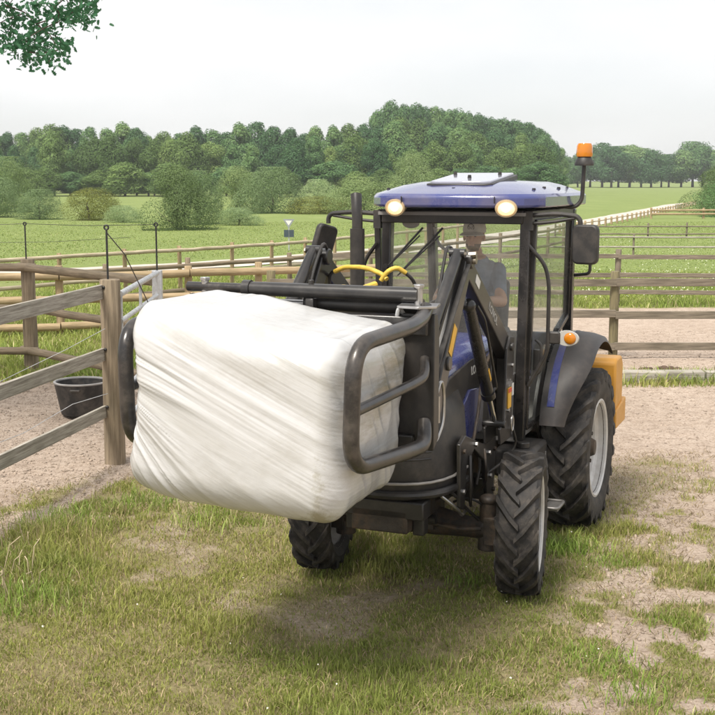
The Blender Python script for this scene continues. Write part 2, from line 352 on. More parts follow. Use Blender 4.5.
# ------------------------------------------------------------------ ground
def ground():
    xs = np.unique(np.concatenate([np.arange(-9, 9.01, 0.07), np.linspace(9, 40, 60), np.linspace(-40, -9, 60), np.geomspace(40, 1500, 22), -np.geomspace(40, 1500, 22)]))
    ys = np.unique(np.concatenate([np.linspace(-300, 3.9, 20), np.arange(4, 19, 0.07), np.linspace(19, 60, 110), np.geomspace(60, 2500, 50)]))
    X, Y = np.meshgrid(xs, ys, indexing='ij')
    g = grass_amount(X, Y)
    fade = np.exp(-np.maximum(0, Y-25)/30)*np.exp(-np.maximum(0, abs(X)-12)/10)
    Z = ((fbm(X*0.35, Y*0.35)-0.5)*0.06+(fbm(X*2.3+9, Y*2.3)-0.5)*0.03*(0.4+g)+(fbm(X*6+9, Y*6)-0.5)*0.045*(1-g)*(Y < 20))*fade-0.02
    nx, ny = X.shape
    idx = np.arange(nx*ny).reshape(nx, ny)
    q = np.stack([idx[:-1, :-1], idx[1:, :-1], idx[1:, 1:], idx[:-1, 1:]], -1).ravel()
    far = sstep(17, 40, Y)
    m, n, l, p = newmat('ground_soil_and_grass')
    t = n.new('ShaderNodeTexCoord')
    def noise(sc, det=6, rough=0.6, stretch=None):
        a = n.new('ShaderNodeTexNoise'); a.inputs['Scale'].default_value = sc; a.inputs['Detail'].default_value = det; a.inputs['Roughness'].default_value = rough
        if stretch:
            mp = n.new('ShaderNodeMapping'); mp.inputs['Scale'].default_value = stretch; l.new(t.outputs['Object'], mp.inputs[0]); l.new(mp.outputs[0], a.inputs[0])
        else: l.new(t.outputs['Object'], a.inputs[0])
        return a.outputs['Fac']
    def ramp(src, stops):
        r = n.new('ShaderNodeValToRGB'); e = r.color_ramp.elements
        while len(e) < len(stops): e.new(0.5)
        for k, (pos, c) in enumerate(stops): e[k].position = pos; e[k].color = tuple(c)+(1,)
        l.new(src, r.inputs[0]); return r.outputs[0]
    def mix(f, a, b, bl='MIX'):
        x = n.new('ShaderNodeMix'); x.data_type = 'RGBA'; x.blend_type = bl
        if isinstance(f, float): x.inputs['Factor'].default_value = f
        else: l.new(f, x.inputs['Factor'])
        l.new(a, x.inputs['A']); l.new(b, x.inputs['B']); return x.outputs['Result']
    sand = ramp(noise(7, 10, 0.75), [(0.28, (0.31, 0.245, 0.195)), (0.50, (0.52, 0.43, 0.355)), (0.74, (0.62, 0.53, 0.45))])
    clod = ramp(noise(38, 4, 0.7), [(0.36, (0.55, 0.50, 0.46)), (0.52, (1, 1, 1))])
    sand = mix(0.8, sand, clod, 'MULTIPLY')
    big = ramp(noise(0.5, 5), [(0.3, (0.86, 0.83, 0.80)), (0.7, (1.05, 1.04, 1.03))])
    sand = mix(1.0, sand, big, 'MULTIPLY')
    turf = ramp(noise(16, 8, 0.75), [(0.28, (0.19, 0.15, 0.09)), (0.50, (0.29, 0.25, 0.13)), (0.72, (0.37, 0.34, 0.17))])
    field = ramp(noise(0.22, 9, 0.7, (1, 0.45, 1)), [(0.25, (0.18, 0.235, 0.075)), (0.55, (0.225, 0.28, 0.10)), (0.8, (0.28, 0.32, 0.135))])
    fsp = ramp(noise(5, 6, 0.8), [(0.3, (0.70, 0.72, 0.65)), (0.65, (1.08, 1.06, 1.0))])
    field = mix(1.0, field, fsp, 'MULTIPLY')
    ga = n.new('ShaderNodeAttribute'); ga.attribute_name = 'grass'
    fa = n.new('ShaderNodeAttribute'); fa.attribute_name = 'far'
    green = mix(fa.outputs['Fac'], turf, field)
    br = n.new('ShaderNodeMath'); br.operation = 'MULTIPLY_ADD'; br.inputs[1].default_value = 0.7; br.inputs[2].default_value = -0.35
    l.new(noise(11, 6, 0.7), br.inputs[0])
    ad = n.new('ShaderNodeMath'); ad.operation = 'ADD'; l.new(ga.outputs['Fac'], ad.inputs[0]); l.new(br.outputs[0], ad.inputs[1])
    fac = ramp(ad.outputs[0], [(0.30, (0, 0, 0)), (0.62, (1, 1, 1))])
    col = mix(fac, sand, green)
    l.new(col, p.inputs['Base Color']); p.inputs['Roughness'].default_value = 0.95; p.inputs['Specular IOR Level'].default_value = 0.1
    bu = n.new('ShaderNodeBump'); bu.inputs['Strength'].default_value = 0.9; bu.inputs['Distance'].default_value = 0.03
    l.new(noise(22, 8, 0.75), bu.inputs['Height']); l.new(bu.outputs[0], p.inputs['Normal'])
    me = raw_mesh('ground', np.stack([X, Y, Z], -1).reshape(-1, 3), q, 4, m, {'grass': (g.ravel(), 1), 'far': (far.ravel(), 1)})
    me.shade_smooth()
    o = bpy.data.objects.new('ground', me); COL.objects.link(o); kind(o, 'structure')
ground()

# ------------------------------------------------------------------ dirt road
ROAD = [(-40, 27), (-14, 36), (-6.4, 40), (-1, 46), (3, 52), (8, 63), (18, 88), (28, 115), (41, 149), (56, 172), (90, 205)]
TRACKF = [(-22, 17.5), (-9, 23.8), (-6.4, 26.6), (-3.2, 30), (0, 34.5), (5, 45), (9, 56)]
def smooth_path(p, n=12):
    P = [np.array(q, float) for q in p]; out = []
    for i in range(len(P)-1):
        p0 = P[max(0, i-1)]; p1 = P[i]; p2 = P[i+1]; p3 = P[min(len(P)-1, i+2)]
        for k in range(n):
            t = k/n
            out.append(0.5*((2*p1)+(-p0+p2)*t+(2*p0-5*p1+4*p2-p3)*t*t+(-p0+3*p1-3*p2+p3)*t**3))
    out.append(P[-1]); return np.array(out)
def road():
    c = smooth_path(ROAD); d = np.gradient(c, axis=0); d /= np.linalg.norm(d, axis=1)[:, None]
    nr = np.stack([-d[:, 1], d[:, 0]], -1); b = MB(); k = 6; m = len(c); vs = []
    for i in range(m):
        for j in range(k):
            w = (j/(k-1)-0.5)*2.9+(vnoise(i*0.8, j*3.0)-0.5)*0.3
            vs.append((c[i, 0]+nr[i, 0]*w, c[i, 1]+nr[i, 1]*w, 0.012 if 0 < j < k-1 else 0.004))
    b.add(vs, [(i*k+j, (i+1)*k+j, (i+1)*k+j+1, i*k+j+1) for i in range(m-1) for j in range(k-1)])
    o = b.build('dirt_road', mat('road_gravel', (0.50, 0.45, 0.385), 0.95, 0, 0.22, 1.2, 0.4, 8), ang=60); kind(o, 'structure')
    return c, nr
RC, RN = road()

# ------------------------------------------------------------------ tractor  (local axes: x forward, y to its left, z up)
def text_part(name, body, size, m, parent, rotm, loc, extr=0.002, shear=0.0):
    cu = bpy.data.curves.new(name, 'FONT'); cu.body = body; cu.size = size; cu.extrude = extr; cu.align_x = 'CENTER'; cu.align_y = 'CENTER'; cu.shear = shear
    cu.offset = size*0.02
    tmp = bpy.data.objects.new(name+'_tmp', cu); COL.objects.link(tmp)
    me = bpy.data.meshes.new_from_object(tmp.evaluated_get(bpy.context.evaluated_depsgraph_get()))
    bpy.data.objects.remove(tmp)
    me.name = name; me.transform(Matrix.Translation(loc) @ rotm.to_4x4()); me.materials.clear(); me.materials.append(m)
    o = bpy.data.objects.new(name, me); COL.objects.link(o); o.parent = parent; return o
# text basis: columns = text-right, text-up, text-normal
def basis(right, up):
    r = Vector(right).normalized(); u = Vector(up); u = (u-r*u.dot(r)).normalized(); w = r.cross(u)
    return Matrix((r, u, w)).transposed()

def tyre_mesh(r, w, rim_r, nl, lug_h, name):
    """agricultural tyre about the y axis: carcass plus two rows of V lugs; +x is rolling direction."""
    b = MB(); rc = r-lug_h; hw = w/2
    prof = [(rim_r*0.97, -hw*0.72), (rim_r*1.04, -hw*0.86), ((rim_r+rc)/2, -hw*1.02), (rc*0.93, -hw*0.98), (rc*0.985, -hw*0.82), (rc, -hw*0.4), (rc*1.003, 0),
            (rc, hw*0.4), (rc*0.985, hw*0.82), (rc*0.93, hw*0.98), ((rim_r+rc)/2, hw*1.02), (rim_r*1.04, hw*0.86), (rim_r*0.97, hw*0.72)]
    b.lathe(prof, (0, 0, 0), 'y', 72)
    dphi = 2*math.pi/nl; th = 0.36*dphi*r
    for sd in (-1, 1):
        for i in range(nl):
            p0 = (i+(0.5 if sd > 0 else 0))*dphi; vs = []
            secs = [(-0.10, r, 0.0, 0.75), (0.35, r, 0.42, 0.85), (0.80, r*0.995, 1.0, 1.0), (1.0, r*0.965, 1.28, 1.1), (1.05, r*0.90, 1.36, 1.0)]
            for u, rt, ph, tk in secs:
                rb = {1.05: rc*0.88, 1.0: rc*0.94}.get(u, rc*0.985)
                yb = u*hw*sd*(0.97 if u >= 1.0 else 1)
                cph = p0+ph*dphi*0.92; h = th*tk/2/r
                for rr, dd in ((rb, -h*1.35), (rt, -h*0.72), (rt, h*0.72), (rb, h*1.35)):
                    a = cph+dd; yy = u*hw*sd if rr == rt else yb
                    vs.append((rr*math.cos(a), yy, rr*math.sin(a)))
            fs = []
            for k in range(len(secs)-1):
                o = k*4
                for q in range(3): fs.append((o+q, o+q+1, o+q+5, o+q+4))
            fs += [(3, 2, 1, 0), (16, 17, 18, 19)]
            if sd < 0: fs = [tuple(reversed(f)) for f in fs]
            b.add(vs, fs)
    return b
def rim_mesh(rim_r, w, sd):
    hw = w/2; b = MB()
    pr = [(rim_r*1.07, hw*0.80), (rim_r*1.08, hw*0.87), (rim_r*1.03, hw*0.90), (rim_r*0.985, hw*0.84), (rim_r*0.97, hw*0.5), (rim_r*0.88, hw*0.36), (rim_r*0.85, -hw*0.2), (rim_r*0.97, -hw*0.6), (rim_r*1.04, -hw*0.86)]
    b.lathe([(a, h*sd) for a, h in pr], (0, 0, 0), 'y', 56)
    dp = [(rim_r*0.87, hw*0.10), (rim_r*0.70, hw*0.16), (rim_r*0.55, hw*0.34), (rim_r*0.36, hw*0.36), (rim_r*0.30, hw*0.30), (0.001, hw*0.30)]
    b.lathe([(a, h*sd) for a, h in dp], (0, 0, 0), 'y', 40)
    return b
def wheel(root, c, r, w, rim_r, nl, lug_h, sd, steer=0.0):
    hub = MB(); hw = w/2
    hub.lathe([(0.001, sd*hw*0.75), (rim_r*0.16, sd*hw*0.72), (rim_r*0.20, sd*hw*0.55), (rim_r*0.24, sd*hw*0.31), (rim_r*0.24, -sd*hw*0.9), (0.001, -sd*hw*0.95)], (0, 0, 0), 'y', 24)
    for k in range(8):
        a = k*math.pi/4+0.2; p = Vector((rim_r*0.42*math.cos(a), 0, rim_r*0.42*math.sin(a)))
        hub.cyl(p+Vector((0, sd*hw*0.33, 0)), p+Vector((0, sd*hw*0.47, 0)), rim_r*0.045, n=6)
    h = hub.build('wheel', GREASE, root); h.location = c; h.rotation_euler = (0, 0, steer)
    rim_mesh(rim_r, w, sd).build('rim', RIMM, h)
    t = tyre_mesh(r, w, rim_r, nl, lug_h, 'tyre').build('tyre', RUB, h, ang=30); t.rotation_euler = (0, random.uniform(0, 6), 0)

def tractor():
    T = empty('tractor', TO, TROT)
    tag(T, 'blue and black cab tractor with front loader, work lights lit, carrying the white bale', 'tractor')
    for sd in (-1, 1):
        wheel(T, (1.86, (0.79 if sd > 0 else 0.72)*sd, 0.49), 0.50, 0.285, 0.325, 18, 0.036, sd, R(9.0))
        wheel(T, (0, 0.80*sd, 0.65), 0.67, 0.375, 0.385, 20, 0.042, sd)
    # running gear
    b = MB(); b.box((1.25, 0, 0.66), (2.5, 0.30, 0.30)); b.box((0.2, 0, 0.68), (1.0, 0.42, 0.46)); b.box((2.30, 0, 0.62), (0.6, 0.40, 0.16))
    b.box((1.75, 0, 0.95), (0.9, 0.36, 0.34)); b.build('chassis', GREASE, T, 0.012)
    b = MB(); b.tube([(0, -0.68, 0.645), (0, -0.35, 0.645), (0, -0.22, 0.66), (0, 0.22, 0.66), (0, 0.35, 0.645), (0, 0.68, 0.645)], 0.1, 20, True, [0.12, 0.10, 0.16, 0.16, 0.10, 0.12]); b.build('rear_axle', GREASE, T)
    b = MB(); b.tube([(1.86, -0.58, 0.42), (1.86, -0.40, 0.42), (1.86, -0.16, 0.44), (1.86, 0.16, 0.44), (1.86, 0.40, 0.42), (1.86, 0.58, 0.42)], 0.08, 18, True, [0.085, 0.075, 0.105, 0.105, 0.075, 0.085])
    b.box((1.86, 0, 0.50), (0.26, 0.36, 0.20))
    for sd in (-1, 1):
        b.cyl((1.86, 0.545*sd, 0.27), (1.86, 0.545*sd, 0.62), 0.075, 0.06); b.box((1.86, 0.58*sd, 0.42), (0.17, 0.10, 0.20)); b.ball((1.86, 0.545*sd, 0.63), 0.07, (1, 1, 0.6))
        b.tube(fillet([(2.02, 0.1*sd, 0.47), (2.04, 0.40*sd, 0.45), (1.99, 0.53*sd, 0.45)], 0.03), 0.016, 8)
    ax = b.build('front_axle', GREASE, T, 0.008)
    b = MB(); b.cyl((2.05, -0.30, 0.50), (2.05, 0.22, 0.50), 0.032); b.build('steering_cylinder', BLK, ax)
    b = MB(); b.box((2.42, -0.05, 0.655), (0.10, 0.42, 0.05)); b.build('rusty_plate', RUST, ax, 0.004)
    # hood: loft of cross sections
    def loft(name, secs, m, parent, **kw):
        b = MB(); n = len(secs[0]); vs = [p for s_ in secs for p in s_]
        fs = [(i*n+k, i*n+k+1, (i+1)*n+k+1, (i+1)*n+k) for i in range(len(secs)-1) for k in range(n-1)]
        fs += [tuple(reversed(range(n))), tuple(range((len(secs)-1)*n, len(secs)*n))]
        b.add(vs, fs); return b.build(name, m, parent, **kw)
    def hsec(x, hw, zt, zb):
        pts = []
        for t in range(0, 13):
            a = math.pi*t/12; cx, cz = math.cos(a), math.sin(a)
            pts.append((x-0.0*cz, -hw*np.sign(cx)*abs(cx)**0.45, zb+(zt-zb)*abs(cz)**0.55))
        return pts
    hood = loft('hood', [hsec(1.10, 0.34, 1.71, 1.56), hsec(1.6, 0.335, 1.70, 1.54), hsec(2.15, 0.315, 1.64, 1.48), hsec(2.42, 0.28, 1.57, 1.42), hsec(2.58, 0.20, 1.47, 1.38)], BLUE, T)
    for sd in (-1, 1):
        b = MB(); b.prism([(1.10, 1.06), (1.10, 1.60), (1.65, 1.585), (2.15, 1.52), (2.30, 1.44), (2.10, 1.06)], 'y', sd*0.325-0.012, sd*0.325+0.012); pn = b.build('hood_side_panel', PLASTIC, T, 0.006)
        b = MB(); b.prism([(1.40, 1.02), (1.36, 1.28), (1.48, 1.36), (1.72, 1.38), (1.90, 1.28), (1.96, 1.06), (1.92, 1.02)], 'y', sd*0.345-0.012, sd*0.345+0.012); b.build('blue_side_panel', BLUE, T, 0.006)
        tx = text_part('lettering', 'LOVOL', 0.085, WDEC, pn, basis((-sd, 0, 0), (0, 0, 1)), Vector((1.50, sd*0.338, 1.50)))
    # black nose, rounded in plan with a raised lip
    def plan(x0, x1, hw, z, n=14):
        out = []
        for t in range(n+1):
            a = -math.pi/2+math.pi*t/n
            out.append((x0+(x1-x0)*max(0.0, math.cos(a))**0.55, hw*math.sin(a)*1.0, z))
        return out
    b = MB(); layers = [plan(1.95, 2.60, 0.40, 0.80), plan(1.95, 2.63, 0.41, 0.86), plan(1.95, 2.63, 0.405, 1.05), plan(1.95, 2.60, 0.385, 1.30), plan(1.95, 2.55, 0.34, 1.42), plan(1.95, 2.45, 0.26, 1.48)]
    n = len(layers[0]); b.add([p for l_ in layers for p in l_], [(i*n+k, i*n+k+1, (i+1)*n+k+1, (i+1)*n+k) for i in range(len(layers)-1) for k in range(n-1)]+[tuple(range((len(layers)-1)*n, len(layers)*n)), tuple(reversed(range(n)))]+[((i+1)*n, (i+1)*n+n-1, i*n+n-1, i*n) for i in range(len(layers)-1)])
    nose = b.build('nose_grille', PLASTIC, T)
    b = MB(); lp = [(x+0.012*(1 if abs(y) < 0.36 else 0.4), y*1.03, z) for x, y, z in plan(1.97, 2.64, 0.41, 0.885)]
    b.tube(lp, 0.010, 8); b.build('trim_strip', mat('worn_edge', (0.30, 0.28, 0.26), 0.4, 0.2, 0.2, 20), nose)
    b = MB(); b.tube([(x+0.02, y*1.05, 0.80) for x, y, z in plan(1.97, 2.60, 0.40, 0.80)], 0.03, 10); b.build('bumper_lip', BLK, nose)
    for k in range(7):
        b = MB(); b.tube([(x+0.006, y*1.01, z) for x, y, z in plan(1.95, 2.622-0.006*k, 0.405-0.004*k, 1.04+0.045*k)][3:12], 0.006, 6); b.build('grille_bar', BLK, nose)
    b = MB(); b.box((2.52, 0, 0.70), (0.16, 0.62, 0.12)); b.box((2.45, 0.24, 0.60), (0.10, 0.08, 0.18)); b.box((2.45, -0.24, 0.60), (0.10, 0.08, 0.18)); b.build('front_bumper_beam', BLK, T, 0.01)
    # engine bits visible between the bracket plates
    b = MB(); b.cyl((1.62, 0.30, 0.62), (1.62, 0.30, 0.84), 0.06, n=16); b.cyl((1.78, 0.26, 0.66), (1.78, 0.26, 0.95), 0.05, n=16); b.box((1.5, 0.25, 0.8), (0.14, 0.10, 0.16)); b.build('engine_filter', GREASE, T, 0.006)
    for k, pts in enumerate([[(2.42, 0.34, 0.80), (2.30, 0.46, 0.66), (2.10, 0.42, 0.56), (1.9, 0.40, 0.56)], [(1.95, 0.42, 1.0), (2.0, 0.46, 0.80), (1.92, 0.44, 0.62), (1.8, 0.36, 0.60)], [(1.75, 0.40, 1.02), (1.70, 0.44, 0.85), (1.74, 0.42, 0.70)]]):
        b = MB(); b.tube(fillet(pts, 0.08), 0.011, 8); b.build('hose', BLK if k else STEEL, T)
    # ---------------- cab
    def bars(name, segs, m, parent=T, bevel=0.008):
        b = MB()
        for a, c, w, h in segs: b.beam(a, c, w, h, up=(0.02, 0.01, 1) if abs(Vector(c).z-Vector(a).z) < 0.3 else (1, 0, 0))
        return b.build(name, m, parent, bevel)
    for sd in (-1, 1):
        bars('front_pillar', [((1.06, 0.555*sd, 0.90), (1.05, (0.575 if sd > 0 else 0.52)*sd, 2.62), 0.075, 0.085)], BLKG)
        bars('rear_pillar', [((-0.36, 0.60*sd, 1.50), (-0.30, 0.62*sd, 2.62), 0.075, 0.085)], BLKG)
    bars('front_header', [((1.07, -0.56, 2.585), (1.07, 0.56, 2.585), 0.07, 0.10)], BLK); bars('rear_header', [((-0.30, -0.6, 2.585), (-0.30, 0.6, 2.585), 0.07, 0.10)], BLK)
    for sd in (-1, 1): bars('side_header', [((-0.28, 0.62*sd, 2.59), (1.06, 0.58*sd, 2.59), 0.06, 0.09)], BLK)
    bars('cowl', [((1.075, -0.52, 1.37), (1.075, 0.52, 1.37), 0.06, 0.09)], BLK)
    b = MB(); b.box((0.45, 0, 0.93), (1.25, 1.08, 0.10)); b.box((1.07, 0, 1.14), (0.05, 1.02, 0.40)); b.build('cab_floor', LIN, T, 0.01)
    b = MB(); b.prism([(-0.42, 0.9), (-0.42, 1.55), (-0.36, 1.55), (-0.36, 0.9)], 'y', -0.56, 0.56); b.build('rear_bulkhead', LIN, T, 0.01)
    def pane(name, corners, m, th=0.006):
        c = [Vector(p) for p in corners]; nrm = (c[1]-c[0]).cross(c[2]-c[0]).normalized()*th; k = len(c); b = MB()
        b.add([p+nrm/2 for p in c]+[p-nrm/2 for p in c], [tuple(range(k)), tuple(range(2*k-1, k-1, -1))]+[(i, k+i, k+(i+1) % k, (i+1) % k) for i in range(k)]); return b.build(name, m, T, flat=True)
    pane('windscreen', [(1.09, -0.52, 1.40), (1.09, 0.52, 1.40), (1.08, 0.545, 2.54), (1.08, -0.545, 2.54)], GLASS)
    pane('rear_window', [(-0.34, -0.56, 1.57), (-0.34, 0.56, 1.57), (-0.31, 0.58, 2.54), (-0.31, -0.58, 2.54)], GLASS)
    prof = [(1.01, 0.99), (1.01, 2.545), (-0.255, 2.545), (-0.30, 1.72), (0.05, 1.62), (0.36, 1.40), (0.52, 1.16), (0.56, 0.99)]
    for sd in (-1, 1):
        b = MB(); pp = [(x, 0.60*sd+0.025*sd*(z-1.7)/0.9, z) for x, z in prof]
        for i in range(len(pp)):
            b.beam(pp[i], pp[(i+1) % len(pp)], 0.045, 0.05, up=(0, 1, 0))
        d = b.build('door', BLKG, T, 0.006)
        cx = sum(p[0] for p in pp)/len(pp); cz = sum(p[2] for p in pp)/len(pp)
        q = [(cx+(x-cx)*0.985, y, cz+(z-cz)*0.985) for x, y, z in pp]
        g = pane('door_glass', q if sd < 0 else q[::-1], GLASS2); g.parent = d
        b = MB(); b.box((0.9, 0.64*sd, 1.50), (0.05, 0.05, 0.16)); b.tube(fillet([(0.93, 0.63*sd, 1.66), (0.93, 0.68*sd, 1.62), (0.93, 0.68*sd, 1.42), (0.93, 0.63*sd, 1.38)], 0.04), 0.012, 8); b.build('door_handle', PLASTIC, d, 0.01)
    # roof: faceted plan, rim, dome, hatch
    plan_r = [(1.20, -0.56), (1.27, -0.36), (1.30, 0), (1.27, 0.36), (1.20, 0.56), (1.03, 0.68), (0.6, 0.70), (-0.36, 0.70), (-0.46, 0.62), (-0.50, 0), (-0.46, -0.62), (-0.36, -0.70), (0.6, -0.70), (1.03, -0.68)]
    def ring(k, z, dx=0): return [(0.40+(x-0.40)*k+dx, y*k+0.03, z) for x, y in plan_r]
    rings = [ring(0.90, 2.665), ring(0.985, 2.655), ring(1.0, 2.668), ring(1.0, 2.735), ring(0.975, 2.758), ring(0.90, 2.778), ring(0.74, 2.822, -0.05), ring(0.60, 2.846, -0.10), ring(0.3, 2.858, -0.15)]
    n = len(plan_r); b = MB()
    b.add([p for r_ in rings for p in r_], [(i*n+k, i*n+(k+1) % n, (i+1)*n+(k+1) % n, (i+1)*n+k) for i in range(len(rings)-1) for k in range(n)]+[tuple(range((len(rings)-1)*n, len(rings)*n)), tuple(reversed(range(n)))])
    roof = b.build('roof', BLUE, T, 0.012, ang=28)
    tilt = Matrix.Rotation(R(5.5), 3, 'Y')
    def slab(name, m, k, z0, z1, bev):
        b = MB(); c = Vector((0.58, 0.03, 2.862)); pl_ = [(0.33, -0.19), (0.37, -0.14), (0.37, 0.14), (0.33, 0.19), (-0.36, 0.26), (-0.36, -0.26)]
        pl_ = [(0.37, -0.24), (0.40, -0.19), (0.40, 0.19), (0.37, 0.24), (-0.30, 0.24), (-0.30, -0.24)]
        vs = [c+tilt @ Vector((x*k, y*k, z)) for z in (z0, z1) for x, y in pl_]; n_ = len(pl_)
        b.add(vs, [tuple(reversed(range(n_))), tuple(range(n_, 2*n_))]+[(i, (i+1) % n_, n_+(i+1) % n_, n_+i) for i in range(n_)]); return b.build(name, m, roof, bev)
    slab('hatch_frame', BLK, 1.10, -0.03, 0.010, 0.006)
    hatch = slab('roof_hatch', mat('hatch_paint', (0.33, 0.34, 0.42), 0.15, 0, 0.1, 4, coat=1.0), 1.0, 0.0, 0.028, 0.008)
    for x, y, zz in ((1.04, -0.40, 2.775), (1.06, 0.42, 2.775), (0.84, -0.60, 2.785), (0.62, 0.60, 2.795), (0.95, 0.60, 2.785), (0.2, 0.62, 2.79), (-0.2, 0.6, 2.79), (1.10, 0.02, 2.79), (0.45, -0.17, 2.91), (0.45, 0.20, 2.91), (0.72, 0.03, 2.885)):
        b = MB(); b.cyl((x, y, zz-0.03), (x, y, zz+0.015), 0.020, 0.013, 10); b.build('roof_bolt', BLK, roof)
    b = MB(); b.prism([(-0.4, -0.6), (1.12, -0.58), (1.12, 0.58), (-0.4, 0.6)], 'z', 2.595, 2.62); b.build('headliner', LIN, T)
    for y_ in (-0.36, 0.36):
        b = MB(); b.beam((1.285, y_+0.03, 2.69), (1.285, y_+0.03, 2.74), 0.02, 0.004, up=(0, 1, 0)); b.build('roof_seam', BLK, roof)
    # work lights in the front edge of the roof
    for sd in (-1, 1):
        c = Vector((1.265, 0.43*sd+0.045, 2.655)); b = MB()
        b.lathe([(0.001, -0.10), (0.06, -0.09), (0.082, -0.02), (0.085, 0.012), (0.070, 0.016), (0.066, 0.002)], (0, 0, 0), 'x', 28)
        for i, v in enumerate(b.v): b.v[i] = Vector((v.x, v.y*1.12, v.z*0.80))
        w_ = b.build('work_light', mat('lamp_rim', (0.6, 0.45, 0.27), 0.3, 0.5, 0.1, 5), T); w_.location = c; w_.rotation_euler = (0, R(6), R(6*sd)); w_.scale = (0.9, 0.86, 0.96)
        b = MB(); b.lathe([(0.066, 0.003), (0.05, 0.014), (0.03, 0.021), (0.001, 0.024)], (0, 0, 0), 'x', 24)
        for i, v in enumerate(b.v): b.v[i] = Vector((v.x, v.y*1.12, v.z*0.80))
        b.build('lamp_lens', LAMP, w_)
        b = MB(); b.ball((0.022, 0, 0), 0.030, (0.5, 1.1, 0.85)); b.build('bulb', BULB, w_)
    # mirrors
    for sd in (-1, 1):
        b = MB(); y1 = 0.98 if sd > 0 else -1.02
        b.tube(fillet([(1.06, 0.60*sd, 2.60), (1.07, 0.80*sd, 2.615), (1.07, y1*0.97, 2.60), (1.07, y1, 2.57), (1.07, y1, 2.52)], 0.05), 0.018, 10)
        b.tube(fillet([(1.06, 0.60*sd, 2.54), (1.07, 0.78*sd, 2.555), (1.07, y1*0.96, 2.585)], 0.05), 0.012, 8); b.box((1.06, 0.60*sd, 2.56), (0.07, 0.06, 0.14))
        a = b.build('mirror_arm', PLASTIC, T, 0.004)
        b = MB(); mw, mh, md = 0.20, 0.29, 0.055; pr = []
        for cx, cz, a0 in ((1, 1, 0), (-1, 1, 90), (-1, -1, 180), (1, -1, 270)):
            for k in range(5):
                t = R(a0+k*22.5); pr.append((cx*(mw/2-0.045)+0.045*math.cos(t), cz*(mh/2-0.045)+0.045*math.sin(t)))
        b.prism(pr, 'x', -md/2, md/2); hd = b.build('mirror_head', PLASTIC, T, 0.015)
        b = MB(); b.prism([(y*0.88, z*0.92) for y, z in pr], 'x', -md/2-0.004, -md/2+0.002); b.build('mirror_glass', mat('mirror_glass', (0.8, 0.8, 0.8), 0.04, 1.0, 0, 3), hd)
        if sd > 0: hd.location = (1.08, 1.025, 2.395); hd.rotation_euler = (0, 0, R(-12))
        else: hd.location = (1.10, -1.05, 2.37); hd.rotation_euler = (R(-14), R(8), R(64))
    b = MB(); b.tube(fillet([(-0.28, 0.66, 2.3), (-0.26, 0.80, 2.25), (-0.26, 0.80, 2.08), (-0.3, 0.66, 2.06)], 0.04), 0.014, 8); b.build('rear_grab_handle', BLK, T)
    # beacon on its stalk
    b = MB(); b.tube(fillet([(0.15, 0.60, 2.655), (0.12, 0.74, 2.64), (0.10, 0.79, 2.70), (0.10, 0.80, 2.99)], 0.08), 0.017, 10); bp = b.build('beacon_stalk', BLK, T)
    b = MB(); b.lathe([(0.001, 2.975), (0.075, 2.975), (0.078, 2.99), (0.058, 3.035), (0.050, 3.045), (0.001, 3.045)], (0.10, 0.80, 0), 'z', 24); b.build('beacon_base', PLASTIC, bp)
    b = MB(); b.lathe([(0.062, 3.045), (0.066, 3.06), (0.062, 3.13), (0.052, 3.15), (0.001, 3.156)], (0.10, 0.80, 0), 'z', 24); b.build('beacon_lens', AMBER, bp)
    # wipers
    for y0, y1, z1 in ((-0.22, -0.50, 2.20), (-0.06, -0.40, 2.15)):
        b = MB(); b.tube([(1.105, y0, 2.50), (1.112, y1, z1)], 0.009, 6); b.tube([(1.115, y0-0.02, 2.44), (1.112, y1-0.02, z1-0.02)], 0.006, 6); b.build('wiper', BLK, T)
    b = MB(); b.cyl((1.115, -0.515, 2.20), (1.108, -0.515, 1.45), 0.008); b.cyl((1.10, -0.52, 2.20), (1.14, -0.515, 2.20), 0.018); b.build('wiper_rod', BLK, T)
    # grab rail and turn signal
    for sd in (-1, 1):
        b = MB(); b.tube(fillet([(1.08, 0.60*sd, 2.38), (1.04, 0.72*sd, 2.24), (1.03, 0.75*sd, 2.10), (1.03, 0.75*sd, 1.58), (1.05, 0.61*sd, 1.32)], 0.07), 0.015, 10); gr = b.build('grab_rail', BLK, T)
        b = MB(); b.box((1.0, 0.79*sd, 1.69), (0.06, 0.10, 0.09)); b.build('signal_bracket', BLK, gr, 0.01)
        c = Vector((1.00, 0.89*sd, 1.69)); b = MB(); b.lathe([(0.001, -0.05), (0.05, -0.045), (0.066, 0.0), (0.062, 0.012), (0.001, 0.014)], (0, 0, 0), 'x', 24)
        for i, v in enumerate(b.v): b.v[i] = Vector((v.x, v.y*1.2, v.z*0.80))
        ts = b.build('turn_signal', CLEAR, T); ts.location = c; ts.scale = (1, 1.15, 1.15)
        b = MB(); b.ball((0.012, 0.02*sd, 0), 0.040, (0.5, 1, 0.95)); b.build('signal_lens', AMBER, ts)
    # rear fenders
    for sd in (-1, 1):
        R0 = 0.79; cz = 0.80; secs = []; ts_ = [12+k*(128-12)/22 for k in range(23)]
        def arc(k_, y, r): a = R(k_); return (r*math.cos(a), y*sd, cz+r*math.sin(a))
        for a in ts_:
            k_o = 0.16*(1-float(sstep(5, 60, a)))
            secs.append([arc(a, 0.64, R0+0.012), arc(a, 0.76, R0+0.03), arc(a, 0.87-k_o*0.6, R0+0.02), arc(a, 0.955-k_o, R0-0.005), arc(a, 0.98-k_o, R0-0.05), arc(a, 0.967-k_o, R0-0.05), arc(a, 0.94-k_o, R0-0.025), arc(a, 0.85-k_o*0.6, R0-0.005), arc(a, 0.64, R0-0.012)])
